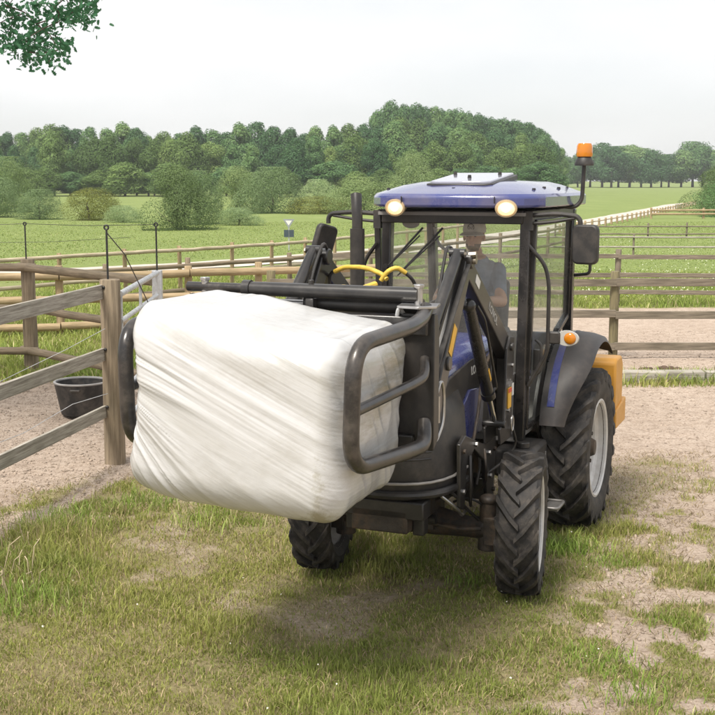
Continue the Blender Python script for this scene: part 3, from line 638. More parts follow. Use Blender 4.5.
        m_ = len(secs[0]); b = MB(); b.add([p for s_ in secs for p in s_], [((i*m_+k), (i*m_+(k+1) % m_), ((i+1)*m_+(k+1) % m_), ((i+1)*m_+k)) for i in range(len(secs)-1) for k in range(m_)]+[tuple(range(m_)), tuple(reversed(range((len(secs)-1)*m_, len(secs)*m_)))])
        if sd > 0: b.f = [list(reversed(f)) for f in b.f]
        fd = b.build('fender', FENDER, T, ang=45)
        ss = [[arc(a, 0.690, R0+0.019+0.006), arc(a, 0.750, R0+0.029+0.006), arc(a, 0.750, R0+0.020), arc(a, 0.690, R0+0.010)] for a in ts_[2:-3]]
        b = MB(); b.add([p for s_ in ss for p in s_], [((i*4+k), (i*4+(k+1) % 4), ((i+1)*4+(k+1) % 4), ((i+1)*4+k)) for i in range(len(ss)-1) for k in range(4)]); b.build('fender_stripe', BLUE, fd)
        b = MB(); b.prism([(0.77*math.cos(R(a)), cz+0.77*math.sin(R(a))) for a in range(15, 121, 7)]+[(-0.35, 0.95), (0.5, 0.80)], 'y', sd*0.585-0.012, sd*0.585+0.012); b.build('fender_side', BLK, T)
    # tank, step, exhaust
    b = MB(); b.box((0.98, 0.55, 0.745), (0.50, 0.30, 0.22)); b.build('fuel_tank', PLASTIC, T, 0.03)
    b = MB(); b.box((0.98, -0.55, 0.745), (0.50, 0.30, 0.22)); b.build('battery_box', PLASTIC, T, 0.03)
    b = MB(); b.cyl((1.12, 0.60, 0.855), (1.12, 0.60, 0.90), 0.05); b.build('filler_cap', BLK, T, 0.006)
    for sd in (-1, 1):
        b = MB()
        for z, y in ((0.37, 0.80),):
            b.box((0.93, y*sd, z), (0.22, 0.12, 0.02)); b.tube(fillet([(0.81, (y-0.10)*sd, z+0.015), (0.81, (y+0.06)*sd, z+0.015), (1.05, (y+0.06)*sd, z+0.015), (1.05, (y-0.10)*sd, z+0.015)], 0.04), 0.013, 8)
        for x in (0.80, 1.06): b.box((x, 0.69*sd, 0.56), (0.02, 0.03, 0.42))
        b.build('step', mat('worn_step', (0.22, 0.21, 0.20), 0.45, 0.5, 0.3, 20), T, 0.004)
    b = MB(); b.cyl((1.45, -0.62, 1.15), (1.45, -0.62, 2.50), 0.055, n=24); b.tube([(1.45, -0.62, 2.48), (1.45, -0.62, 2.58), (1.44, -0.63, 2.66), (1.40, -0.65, 2.75)], 0.04, 20, True, [0.04, 0.04, 0.04, 0.042]); b.build('exhaust_pipe', BLK, T)
    # interior
    b = MB(); b.box((0.25, -0.05, 1.57), (0.52, 0.50, 0.14)); b.box((-0.03, -0.05, 1.80), (0.13, 0.42, 0.46), Matrix.Rotation(R(-8), 3, 'Y')); b.box((0.22, -0.05, 1.22), (0.4, 0.36, 0.50)); b.build('driver_seat', GREY, T, 0.04)
    b = MB(); b.box((0.95, -0.03, 1.38), (0.20, 0.48, 0.30)); b.cyl((0.93, -0.05, 1.4), (0.86, -0.05, 1.80), 0.035); st = b.build('dashboard', LIN, T, 0.03)
    b = MB(); a = [(0.185*math.cos(t*math.pi/12), 0.185*math.sin(t*math.pi/12), 0) for t in range(25)]; b.tube(a, 0.014, 8, False)
    for t in (90, 210, 330): b.tube([(0, 0, -0.03), (0.18*math.cos(R(t)), 0.18*math.sin(R(t)), 0)], 0.011, 6)
    b.cyl((0, 0, -0.05), (0, 0, 0.0), 0.035); sw = b.build('steering_wheel', BLK, T); sw.location = (0.84, -0.05, 1.87); sw.rotation_euler = (0, R(-22), 0)
    b = MB(); b.box((0.45, -0.45, 1.42), (0.7, 0.18, 0.12)); b.cyl((0.6, -0.42, 1.45), (0.66, -0.40, 1.78), 0.012); b.ball((0.66, -0.40, 1.8), 0.03); b.build('control_console', LIN, T, 0.02)
    b = MB(); b.box((1.0, 0.0, 2.56), (0.10, 0.80, 0.03)); b.ball((0.98, -0.36, 2.53), 0.06, (0.6, 1.2, 0.7)); b.build('sun_visor', LIN, T, 0.01)
    b = MB(); b.tube(fillet([(1.0, -0.16, 2.5), (0.96, -0.14, 2.36), (0.92, -0.05, 2.30)], 0.05), 0.012, 8); b.build('interior_handle', LIN, T)
    # ---------------- loader
    for sd in (-1, 1):
        y = 0.50*sd
        b = MB(); b.prism([(1.34, 0.98), (1.30, 1.72), (1.42, 1.74), (1.50, 1.66), (1.54, 1.12), (1.66, 1.10), (1.64, 0.98)], 'y', y-0.065, y-0.045); b.prism([(1.34, 0.98), (1.30, 1.72), (1.42, 1.74), (1.50, 1.66), (1.54, 1.12), (1.66, 1.10), (1.64, 0.98)], 'y', y+0.045, y+0.065)
        b.box((1.37, y, 1.30), (0.05, 0.09, 0.62)); b.cyl((1.40, y-0.085, 1.66), (1.40, y+0.085, 1.66), 0.03); b.cyl((1.59, y-0.085, 1.12), (1.59, y+0.085, 1.12), 0.026)
        tw = b.build('loader_tower', LOADER, T, 0.005)
        b = MB(); b.prism([(1.36, 0.98), (1.66, 0.98), (2.14, 1.14), (2.26, 1.10), (2.24, 0.66), (2.14, 0.62), (2.10, 0.92), (1.92, 1.0), (1.66, 0.86), (1.56, 0.52), (1.40, 0.52)], 'y', sd*0.44-0.014, sd*0.44+0.014); b.box((1.48, sd*0.30, 0.62), (0.16, 0.28, 0.16)); b.build('mounting_bracket', LOADER, tw, 0.005)
        if sd > 0:
            b = MB(); b.box((1.43, y+0.069, 1.29), (0.085, 0.006, 0.15)); b.build('warning_sticker', YDEC, tw)
            b = MB(); b.box((1.43, y+0.0735, 1.345), (0.085, 0.004, 0.03)); b.build('sticker_band', RDEC, tw)
            b = MB(); b.box((1.345, y+0.069, 1.34), (0.05, 0.006, 0.09)); b.build('white_sticker', WDEC, tw)
            b = MB(); b.tube([(1.42+0.03*math.cos(t*math.pi/10), y+0.09, 1.10+0.055*math.sin(t*math.pi/10)) for t in range(21)], 0.007, 6, False); b.build('linch_pin', STEEL, tw)
        # boom: two straight beams meeting at the knee
        k0 = Vector((1.40, 0, 1.66)); k1 = Vector((2.42, 0, 2.33)); k2 = Vector((3.14, 0, 1.34))
        d1 = (k1-k0).normalized(); d2 = (k2-k1).normalized(); n1 = Vector((-d1.z, 0, d1.x)); n2 = Vector((-d2.z, 0, d2.x))
        h = 0.085; inner = k1+(-n1-n2).normalized()*h*1.25; outer = k1+(n1+n2).normalized()*h*0.9
        poly = [k0-n1*0.075-d1*0.06, k0+n1*0.075-d1*0.06, outer, k2-n2*-0.07+d2*0.03, k2-n2*0.07+d2*0.03, inner]
        b = MB(); b.prism([(p.x, p.z) for p in poly], 'y', y-0.045, y+0.045); b.cyl((k1.x, y-0.075, k1.z+0.02), (k1.x, y+0.075, k1.z+0.02), 0.055); b.cyl((k2.x, y-0.07, k2.z), (k2.x, y+0.07, k2.z), 0.04)
        b.cyl((k2.x-0.30, y-0.062, k2.z+0.40), (k2.x-0.30, y+0.062, k2.z+0.40), 0.045)
        arm = b.build('loader_arm', LOADER, T, 0.008)
        b = MB(); b.beam(k1+Vector((0.05, y, 0.06)), k2+Vector((0.08, y, 0.30)), 0.03, 0.035, up=(0, 1, 0)); b.beam(k1+Vector((-0.01, y+0.055*sd, 0.05)), k2+Vector((-0.02, y+0.055*sd, 0.40)), 0.012, 0.035, up=(0, 1, 0)); b.build('levelling_rod', BLK, arm, 0.003)
        # tilt cylinder above the front half
        a_ = k1+Vector((0.10, y, 0.07)); c_ = k2+Vector((0.14, y, 0.42)); m_ = a_.lerp(c_, 0.62)
        b = MB(); b.cyl(a_, m_, 0.036); b.cyl(m_, m_+(c_-a_).normalized()*0.04, 0.042); b.cyl(a_+Vector((0, -0.05, 0)), a_+Vector((0, 0.05, 0)), 0.03); tc_ = b.build('tilt_cylinder', LOADER, arm)
        b = MB(); b.cyl(m_, c_, 0.018); b.build('piston_rod', CHROME, arm)
        b = MB(); b.cyl(c_+Vector((0, -0.06, 0)), c_+Vector((0, 0.06, 0)), 0.03); b.build('pivot_pin', STEEL, arm)
        # lift cylinder
        a_ = Vector((2.27, y, 2.04)); c_ = Vector((1.58, y, 1.13)); m_ = a_.lerp(c_, 0.72)
        b = MB(); b.cyl(a_, m_, 0.044); b.cyl(m_, m_+(c_-a_).normalized()*0.05, 0.052); b.ball(a_, 0.05); lc = b.build('lift_cylinder', BLKG, T)
        b = MB(); b.cyl(m_, c_, 0.021); b.build('piston_rod', CHROME, lc)
        b = MB(); pt = a_+Vector((-0.03, 0.05*sd, 0.0)); b.tube(fillet([pt, pt+Vector((-0.12, 0.02*sd, -0.10)), m_+Vector((-0.06, 0.05*sd, 0.02)), m_+Vector((0, 0.02*sd, 0))], 0.06), 0.010, 8); b.build('hydraulic_hose', BLK, lc)
        if sd > 0:
            dd = (k2-k1).normalized(); cc = k1.lerp(k2, 0.46)
            b = MB(); b.prism([(cc.x-0.10*dd.x-0.035*n2.x, cc.z-0.10*dd.z-0.035*n2.z), (cc.x-0.10*dd.x+0.035*n2.x, cc.z-0.10*dd.z+0.035*n2.z), (cc.x+0.10*dd.x+0.03*n2.x, cc.z+0.10*dd.z+0.03*n2.z), (cc.x+0.10*dd.x-0.035*n2.x, cc.z+0.10*dd.z-0.035*n2.z)], 'y', y+0.0455, y+0.0485); b.build('yellow_sticker', YDEC, arm)
            cc = k0.lerp(k1, 0.80); b = MB(); b.prism([(cc.x-0.05*d1.x-0.03*n1.x, cc.z-0.05*d1.z-0.03*n1.z), (cc.x-0.05*d1.x+0.03*n1.x, cc.z-0.05*d1.z+0.03*n1.z), (cc.x+0.05*d1.x+0.03*n1.x, cc.z+0.05*d1.z+0.03*n1.z), (cc.x+0.05*d1.x-0.03*n1.x, cc.z+0.05*d1.z-0.03*n1.z)], 'y', y+0.0455, y+0.0485); b.build('white_sticker', WDEC, arm)
            cc = k0.lerp(k1, 0.42); text_part('lettering', 'LOVOL', 0.080, mat('worn_decal', (0.36, 0.35, 0.33), 0.5, 0, 0.35, 40), arm, basis(-d1, n1), Vector((cc.x, y+0.0465, cc.z)))
            cc = a_.lerp(m_, 0.72); b = MB(); b.beam(cc+Vector((0, 0.043, 0)), cc+(m_-a_).normalized()*0.11+Vector((0, 0.043, 0)), 0.022, 0.006, up=(0, 1, 0)); b.build('cylinder_sticker', YDEC, lc)
        # hoses at the knee and along the front half
        b = MB(); b.tube(fillet([k1+Vector((-0.02, y-0.05*sd, 0.06)), k1+Vector((0.10, y-0.07*sd, 0.13)), k1+Vector((0.22, y-0.06*sd, -0.02)), k2+Vector((-0.20, y-0.05*sd, 0.42))], 0.08), 0.011, 8); b.build('hydraulic_hose', BLK, arm)
        b = MB(); b.cyl(k1+Vector((0.02, y+0.05*sd, 0.055)), k1+Vector((0.02, y+0.10*sd, 0.06)), 0.020, n=6); b.cyl(k1+Vector((0.0, y+0.06*sd, 0.02)), k1+Vector((0.0, y+0.095*sd, 0.02)), 0.024); b.build('hose_fitting', mat('brass_fitting', (0.33, 0.29, 0.23), 0.35, 0.7, 0.3, 20), arm)
    b = MB(); b.cyl((2.80, -0.46, 1.70), (2.80, 0.46, 1.70), 0.05); b.build('loader_cross_tube', LOADER, T)
    # quick hitch carrier at the boom tips
    b = MB()
    for sd in (-1, 1):
        b.prism([(3.07, 1.24), (3.05, 1.42), (3.13, 1.86), (3.24, 1.92), (3.27, 1.90), (3.27, 1.24)], 'y', 0.43*sd-0.012, 0.43*sd+0.012); b.prism([(3.07, 1.24), (3.05, 1.42), (3.13, 1.86), (3.24, 1.92), (3.27, 1.90), (3.27, 1.24)], 'y', 0.37*sd-0.012, 0.37*sd+0.012)
    b.box((3.22, 0, 1.84), (0.07, 0.90, 0.08)); b.box((3.22, 0, 1.30), (0.07, 0.90, 0.08)); b.build('quick_hitch', LOADER, T, 0.005)
    for sd in (-1, 1):
        b = MB(); b.cyl((3.20, 0.585*sd, 1.44), (3.20, 0.585*sd, 1.60), 0.028); b.tube(fillet([(3.20, 0.585*sd, 1.58), (3.14, 0.60*sd, 1.70), (3.08, 0.60*sd, 1.60), (3.09, 0.60*sd, 1.42), (3.18, 0.585*sd, 1.32), (3.25, 0.57*sd, 1.33)], 0.06), 0.010, 8); b.build('hose_coupling', STEEL, T)
    for k, pts in enumerate([[(1.45, 0.43, 1.62), (1.62, 0.42, 1.50), (1.70, 0.41, 1.20), (1.80, 0.40, 0.98), (1.95, 0.36, 0.90)], [(1.36, 0.58, 1.05), (1.30, 0.60, 0.92), (1.38, 0.52, 0.80), (1.60, 0.42, 0.72)], [(2.05, 0.46, 0.98), (2.12, 0.49, 0.82), (2.06, 0.47, 0.66), (1.95, 0.44, 0.60)], [(1.72, 0.47, 0.96), (1.78, 0.50, 0.84), (1.70, 0.48, 0.70), (1.66, 0.40, 0.62)], [(2.30, 0.40, 0.78), (2.20, 0.44, 0.70), (2.05, 0.42, 0.62), (1.95, 0.5, 0.50)], [(1.9, 0.30, 0.60), (1.95, 0.42, 0.66), (1.9, 0.52, 0.60), (1.87, 0.55, 0.52)]]):
        b = MB(); b.tube(fillet(pts, 0.07), 0.009 if k % 2 else 0.012, 8); b.build('hydraulic_hose', BLK if k % 3 else GREASE, T)
    for x, z in ((1.42, 0.90), (1.56, 0.90), (1.44, 0.60), (1.52, 0.72), (2.19, 1.04), (2.19, 0.76), (1.90, 1.03)):
        b = MB(); b.cyl((x, 0.45, z), (x, 0.472, z), 0.018, n=6); b.build('bracket_bolt', STEEL if random.random() < 0.4 else GREASE, T)
    for x, z in ((1.36, 1.05), (1.36, 1.52), (1.45, 1.20)):
        b = MB(); b.cyl((x, 0.56, z), (x, 0.578, z), 0.016, n=6); b.build('tower_bolt', STEEL, T)
    # yellow hose guards crossing in front of the cab
    b = MB(); b.tube(fillet([(2.40, -0.40, 2.25), (2.42, -0.32, 2.285), (2.46, -0.15, 2.29), (2.50, -0.02, 2.25), (2.52, 0.02, 2.22)], 0.10, 8), 0.016, 12, wob=0.05); b.build('yellow_hose', YHOSE, T)
    b = MB(); b.tube(fillet([(2.52, -0.02, 2.21), (2.52, 0.02, 2.27), (2.50, 0.08, 2.30), (2.46, 0.13, 2.26)], 0.1, 8), 0.016, 12, wob=0.05); b.build('yellow_hose', YHOSE, T)
    b = MB(); b.tube(fillet([(2.46, 0.12, 2.265), (2.44, 0.17, 2.22), (2.40, 0.20, 2.12)], 0.05), 0.012, 8); b.build('hydraulic_hose', BLK, T)
    b = MB(); b.tube(fillet([(2.41, -0.38, 2.26), (2.38, -0.44, 2.24), (2.36, -0.46, 2.15)], 0.05), 0.012, 8); b.build('hydraulic_hose', BLK, T)
    return T
TR = tractor()

# ------------------------------------------------------------------ bale clamp held by the loader
BY = -0.19                                   # the clamp and bale sit a little to the tractor's right
def bale_clamp():
    base = Vector((3.35, BY, 1.20)); C = empty('bale_clamp', TM @ base, TROT)
    tag(C, 'black tubular bale clamp on the loader, its bent arms squeezing the white bale', 'bale clamp')
    M_ = lambda: MB(base)
    b = M_(); b.box((3.33, BY, 2.03), (0.10, 1.56, 0.11)); b.build('slide_beam', LOADER, C, 0.01)
    b = M_(); b.box((3.33, BY, 1.34), (0.10, 1.40, 0.10)); b.build('lower_beam', LOADER, C, 0.01)
    b = M_(); b.cyl((3.30, BY-0.40, 2.205), (3.30, BY+0.70, 2.205), 0.043, n=24); b.cyl((3.30, BY-0.43, 2.205), (3.30, BY-0.38, 2.205), 0.052, n=24); hc = b.build('opening_cylinder', LOADER, C)
    b = M_(); b.cyl((3.30, BY-0.82, 2.205), (3.30, BY-0.41, 2.205), 0.030); b.build('piston_rod', TUBE, hc)
    b = M_(); b.cyl((3.22, BY-0.05, 2.125), (3.22, BY+0.70, 2.125), 0.048, n=24); b.build('guide_tube', BLK, C)
    b = M_(); b.cyl((3.24, BY-0.75, 2.12), (3.24, BY+0.0, 2.12), 0.022); b.build('guide_rod', STEEL, C)
    for sd in (-1, 1):
        y = BY+0.70*sd
        b = M_(); b.box((3.33, y, 1.70), (0.03, 0.21, 0.80)); b.prism([(3.25, 1.36), (3.345, 1.30), (3.345, 2.10), (3.29, 2.10), (3.25, 2.00)], 'y', y+0.105*sd-0.008, y+0.105*sd+0.008); b.build('side_plate', BLK, C, 0.006)
        b = M_(); yy = BY+0.70*sd
        b.prism([(3.20, yy-0.13), (3.42, yy-0.09), (3.45, yy+0.05), (3.36, yy+0.13), (3.20, yy+0.10)], 'z', 2.135, 2.15); b.cyl((3.30, yy, 2.13), (3.30, yy, 2.25), 0.024); b.cyl((3.30, yy, 2.245), (3.30, yy, 2.265), 0.034, n=6); b.build('pivot_lug', STEEL, C, 0.003)
        # clamp arm: bent tube loop
        yo = BY+(0.785 if sd > 0 else 0.76)*sd; yr = BY+0.755*sd; yf = BY+(0.745 if sd > 0 else 0.70)*sd; xf = 4.40 if sd > 0 else 4.22
        b = M_(); b.tube(fillet([(3.33, yr, 2.13), (3.44, yr+0.015*sd, 2.085), (3.66, yo, 2.065), (xf, yf, 2.05), (xf+0.01, yf-0.02*sd, 1.42), (3.62, yo-0.005*sd, 1.36), (3.45, yo+0.01*sd, 1.36), (3.345, yr, 1.47)], 0.19, 9), 0.043, 18); a = b.build('clamp_arm', TUBE, C, ang=50)
        b = M_(); b.tube(fillet([(xf-0.02, yf-0.004*sd, 1.715), (3.62, yo, 1.74), (3.46, yo+0.01*sd, 1.755), (3.345, yr, 1.84)], 0.07, 6), 0.029, 14); b.build('middle_tube', TUBE, a, ang=50)
        b = M_(); b.tube(fillet([(3.32, BY+0.62*sd, 2.08), (3.36, BY+0.60*sd, 2.14), (3.36, BY+0.58*sd, 2.02), (3.35, BY+0.58*sd, 1.95)], 0.05), 0.014, 8); b.build('hook', GALV, C)
    b = M_(); b.prism([(3.22, BY-0.90), (3.40, BY-0.92), (3.42, BY-0.36), (3.24, BY-0.40)], 'z', 2.095, 2.115); b.build('mounting_plate', LOADER, C, 0.003)
    b = M_(); b.cyl((3.30, BY+0.02, 2.16), (3.30, BY+0.02, 2.27), 0.016); b.box((3.30, BY+0.02, 2.10), (0.06, 0.05, 0.12)); b.build('cylinder_bracket', LOADER, C, 0.003)
    b = M_(); b.tube(fillet([(3.25, BY+0.1, 2.16), (3.1, BY+0.14, 2.22), (2.9, BY+0.12, 2.16), (2.7, BY+0.2, 2.2)], 0.1), 0.022, 10, wob=0.04); b.build('yellow_hose', YHOSE, C)
bale_clamp()

# ------------------------------------------------------------------ wrapped bale
def wrapped_bale():
    hx, hy, hz = 0.535, 0.655, 0.535; rad = np.array([0.20, 0.125, 0.20]); hh = np.array([hx, hy, hz]); cnt = (170, 210, 180); V_ = []; Q_ = []; base_i = 0
    for ax in range(3):
        a1, a2 = [(1, 2), (2, 0), (0, 1)][ax]
        for sg in (-1, 1):
            g1 = np.linspace(-hh[a1], hh[a1], cnt[a1]+1); g2 = np.linspace(-hh[a2], hh[a2], cnt[a2]+1); A, B = np.meshgrid(g1, g2, indexing='ij')
            p_ = np.zeros(A.shape+(3,)); p_[..., a1] = A; p_[..., a2] = B; p_[..., ax] = sg*hh[ax]; n1, n2 = A.shape
            id_ = np.arange(n1*n2).reshape(n1, n2)+base_i; q_ = np.stack([id_[:-1, :-1], id_[1:, :-1], id_[1:, 1:], id_[:-1, 1:]], -1).reshape(-1, 4)
            if sg < 0: q_ = q_[:, ::-1]
            V_.append(p_.reshape(-1, 3)); Q_.append(q_); base_i += n1*n2
    V_ = np.concatenate(V_); Q_ = np.concatenate(Q_)
    _, first, inv = np.unique(np.round(V_, 5), axis=0, return_index=True, return_inverse=True); V_ = V_[first]; q = inv.ravel()[Q_].ravel()
    core = np.clip(V_, -(hh-rad), hh-rad); dv = (V_-core)/rad; n = dv/np.linalg.norm(dv, axis=1)[:, None]; PP = core+n*rad; n = n/rad; n /= np.linalg.norm(n, axis=1)[:, None]
    x, y, z = PP.T.copy()
    x += 0.045*(1-(z/hz)**2)*sstep(0, 0.4, x)*(1-(y/hy)**2)                     # belly towards the front
    z += 0.05*sstep(-0.30, -0.66, y)*sstep(0.2, -0.55, z)                       # lower left corner pulled up by the film
    y += 0.085*sstep(-0.36, -0.64, y)*np.exp(-((z-0.04)/0.42)**2)
    z -= 0.10*sstep(-0.55, 0.60, y)*sstep(-0.1, 0.5, z)
    # tension folds: a fan spreading from the left clamp contact, running flatter towards the top
    wig = (vnoise(y*1.3+3.4, z*1.3+x*0.7+8.2)-0.5)
    dy = y+0.80; dz = z-0.20+0.42*dy; rr = np.hypot(dy, dz)
    lower = np.arctan2(dz, dy); upper = dz/0.85; kb = sstep(-0.18, 0.18, dz)
    sc_ = lower*(1-kb)+upper*kb+wig*0.03
    crease = lambda t: np.abs(2*t-1)
    mod = 0.25+1.2*sstep(0.35, 0.62, vnoise(y*1.7+30, sc_*6+11))
    calm = 0.30+0.9*sstep(0.30, 0.70, vnoise(y*1.1+13.7, z*1.6+x+4.1))
    fold = (0.5-crease(vnoise(sc_*7+5.3+wig*1.2, rr*0.45+x*0.3)))*0.011+((0.5-crease(vnoise(sc_*17+2.1+wig*2, rr*0.6+3)))*0.0065*mod+(0.5-crease(vnoise(sc_*41+7.7+wig*4, rr*0.9+9)))*0.0042*mod+(0.5-crease(vnoise(sc_*88+1.7+wig*7, rr*1.5+5)))*0.0024*mod)*calm
    ply = 0.6*vnoise(sc_*5+1.3, rr*0.5+2)+0.4*vnoise(sc_*17+4.3, rr*0.6+6)
    vert = (0.5-crease(vnoise((y+0.30*z)*20+3, z*1.0)))*0.013*sstep(-0.15, -0.55, y)*sstep(0.0, -0.4, z)
    end = (0.5-crease(vnoise((z*0.8-x)*9+wig*2, (x+z)*1.6)))*0.010*sstep(0.45, 0.66, np.abs(y))
    lump = (vnoise(y*1.6+2.2, z*1.6+x*1.5+7)-0.5)*0.03
    frontw = sstep(-0.1, 0.3, x)
    d = fold*sstep(0.10, 0.38, rr)*(1-0.6*sstep(0.5, 0.66, np.abs(y)))+vert*frontw+end+lump
    P = np.stack([x, y, z], -1)+n*d[:, None]
    m, nn, l, p = newmat('bale_wrap_film')
    t = nn.new('ShaderNodeTexCoord')
    a = nn.new('ShaderNodeTexNoise'); a.inputs['Scale'].default_value = 2.2; a.inputs['Detail'].default_value = 7; a.inputs['Roughness'].default_value = 0.7
    mp = nn.new('ShaderNodeMapping'); mp.inputs['Scale'].default_value = (1, 1, 1.6); l.new(t.outputs['Object'], mp.inputs[0]); l.new(mp.outputs[0], a.inputs[0])
    r = nn.new('ShaderNodeValToRGB'); e = r.color_ramp.elements
    e[0].position = 0.25; e[0].color = (0.46, 0.45, 0.43, 1); e[1].position = 0.52; e[1].color = (0.56, 0.56, 0.56, 1)
    l.new(a.outputs['Fac'], r.inputs[0])
    # scuffs and old silage stains: thin streaks, mainly on the end by the right arm and low down
    s1 = nn.new('ShaderNodeTexNoise'); s1.inputs['Scale'].default_value = 6; s1.inputs['Detail'].default_value = 9; s1.inputs['Roughness'].default_value = 0.75
    mp2 = nn.new('ShaderNodeMapping'); mp2.inputs['Rotation'].default_value = (0.6, 0.7, 0); mp2.inputs['Scale'].default_value = (0.6, 2.6, 2.6); l.new(t.outputs['Object'], mp2.inputs[0]); l.new(mp2.outputs[0], s1.inputs[0])
    at = nn.new('ShaderNodeAttribute'); at.attribute_name = 'stain'
    mu = nn.new('ShaderNodeMath'); mu.operation = 'ADD'; l.new(s1.outputs['Fac'], mu.inputs[0]); l.new(at.outputs['Fac'], mu.inputs[1])
    r2 = nn.new('ShaderNodeValToRGB'); r2.color_ramp.elements[0].position = 0.72; r2.color_ramp.elements[0].color = (0, 0, 0, 1); r2.color_ramp.elements[1].position = 1.0; r2.color_ramp.elements[1].color = (0.75, 0.75, 0.75, 1)
    l.new(mu.outputs[0], r2.inputs[0])
    mx = nn.new('ShaderNodeMix'); mx.data_type = 'RGBA'; mx.inputs['B'].default_value = (0.28, 0.25, 0.16, 1)
    l.new(r2.outputs[0], mx.inputs['Factor']); l.new(r.outputs[0], mx.inputs['A']); l.new(mx.outputs['Result'], p.inputs['Base Color'])
    pa = nn.new('ShaderNodeAttribute'); pa.attribute_name = 'ply'; pr_ = nn.new('ShaderNodeValToRGB'); pr_.color_ramp.elements[0].position = 0.22; pr_.color_ramp.elements[0].color = (0.83, 0.82, 0.79, 1); pr_.color_ramp.elements[1].position = 0.5
    l.new(pa.outputs['Fac'], pr_.inputs[0]); mm = nn.new('ShaderNodeMix'); mm.data_type = 'RGBA'; mm.blend_type = 'MULTIPLY'; mm.inputs['Factor'].default_value = 1.0; l.new(mx.outputs['Result'], mm.inputs['A']); l.new(pr_.outputs[0], mm.inputs['B']); l.new(mm.outputs['Result'], p.inputs['Base Color'])
    p.inputs['Roughness'].default_value = 0.24; p.inputs['Coat Weight'].default_value = 0.25; p.inputs['Coat Roughness'].default_value = 0.12; p.inputs['Subsurface Weight'].default_value = 0.12; p.inputs['Subsurface Radius'].default_value = (0.02, 0.018, 0.014); p.inputs['Subsurface Scale'].default_value = 1.0
    bn = nn.new('ShaderNodeTexNoise'); bn.inputs['Scale'].default_value = 9; bn.inputs['Detail'].default_value = 7; bn.inputs['Roughness'].default_value = 0.62
    mp3 = nn.new('ShaderNodeMapping'); mp3.vector_type = 'TEXTURE'; mp3.inputs['Rotation'].default_value = (R(-22), 0, 0); mp3.inputs['Scale'].default_value = (1, 6.0, 0.45); l.new(t.outputs['Object'], mp3.inputs[0]); l.new(mp3.outputs[0], bn.inputs[0])
    bu = nn.new('ShaderNodeBump'); bu.inputs['Strength'].default_value = 0.40; bu.inputs['Distance'].default_value = 0.010; l.new(bn.outputs['Fac'], bu.inputs['Height']); l.new(bu.outputs[0], p.inputs['Normal'])
    stain = 0.42*sstep(0.45, 0.62, y)*sstep(-0.35, 0.1, z)*np.exp(-((z-0.12-(x+0.1)*-0.9)/0.28)**2)+0.30*sstep(-0.36, -0.54, z)*sstep(-0.1, 0.5, y)+0.30*np.exp(-((y-0.55)/0.045)**2)*sstep(0.1, -0.3, z)*frontw
    me = raw_mesh('wrapped_bale', P.reshape(-1, 3), q, 4, m, {'stain': (stain.ravel(), 1), 'ply': (ply.ravel(), 1)}); me.shade_smooth()
    o = bpy.data.objects.new('wrapped_bale', me); COL.objects.link(o)
    o.matrix_world = TM @ Matrix.Translation((3.90, BY+0.02, 1.655)) @ Matrix.Rotation(R(-2.6), 4, 'X')
    tag(o, 'large white plastic wrapped silage bale squeezed between the black clamp arms', 'bale')
wrapped_bale()

# ------------------------------------------------------------------ yellow implement behind the rear wheel
def implement():
    base = Vector((-0.85, 0, 0.62)); I = empty('rear_implement', TM @ base, TROT)
    tag(I, 'yellow painted steel implement mounted behind the tractor, beyond its rear wheel', 'implement')
    b = MB(base); b.prism([(-0.70, 0.82), (-0.70, 1.26), (-0.74, 1.30), (-0.98, 1.30), (-1.06, 1.22), (-1.06, 0.82)], 'y', -0.90, 0.97); b.build('hopper', YELL, I, 0.02)
    b = MB(base); b.prism([(-0.66, 0.68), (-0.66, 0.84), (-1.14, 0.90), (-1.14, 0.68)], 'y', -0.92, 0.99); b.build('lower_tray', YELL, I, 0.012)
    for y in (-0.3, 0.3):
        b = MB(base); b.beam((-0.35, y, 0.62), (-0.80, y, 0.66), 0.05, 0.07); b.build('link_arm', BLK, I, 0.005)
    for y in (0.90, -0.85):
        b = MB(base); b.box((-0.85, y, 0.62), (0.12, 0.05, 0.16)); b.build('foot', BLK, I, 0.005)
    b = MB(base); b.box((-0.685, 0.6, 1.05), (0.01, 0.12, 0.05)); b.build('latch', BLK, I)
implement()

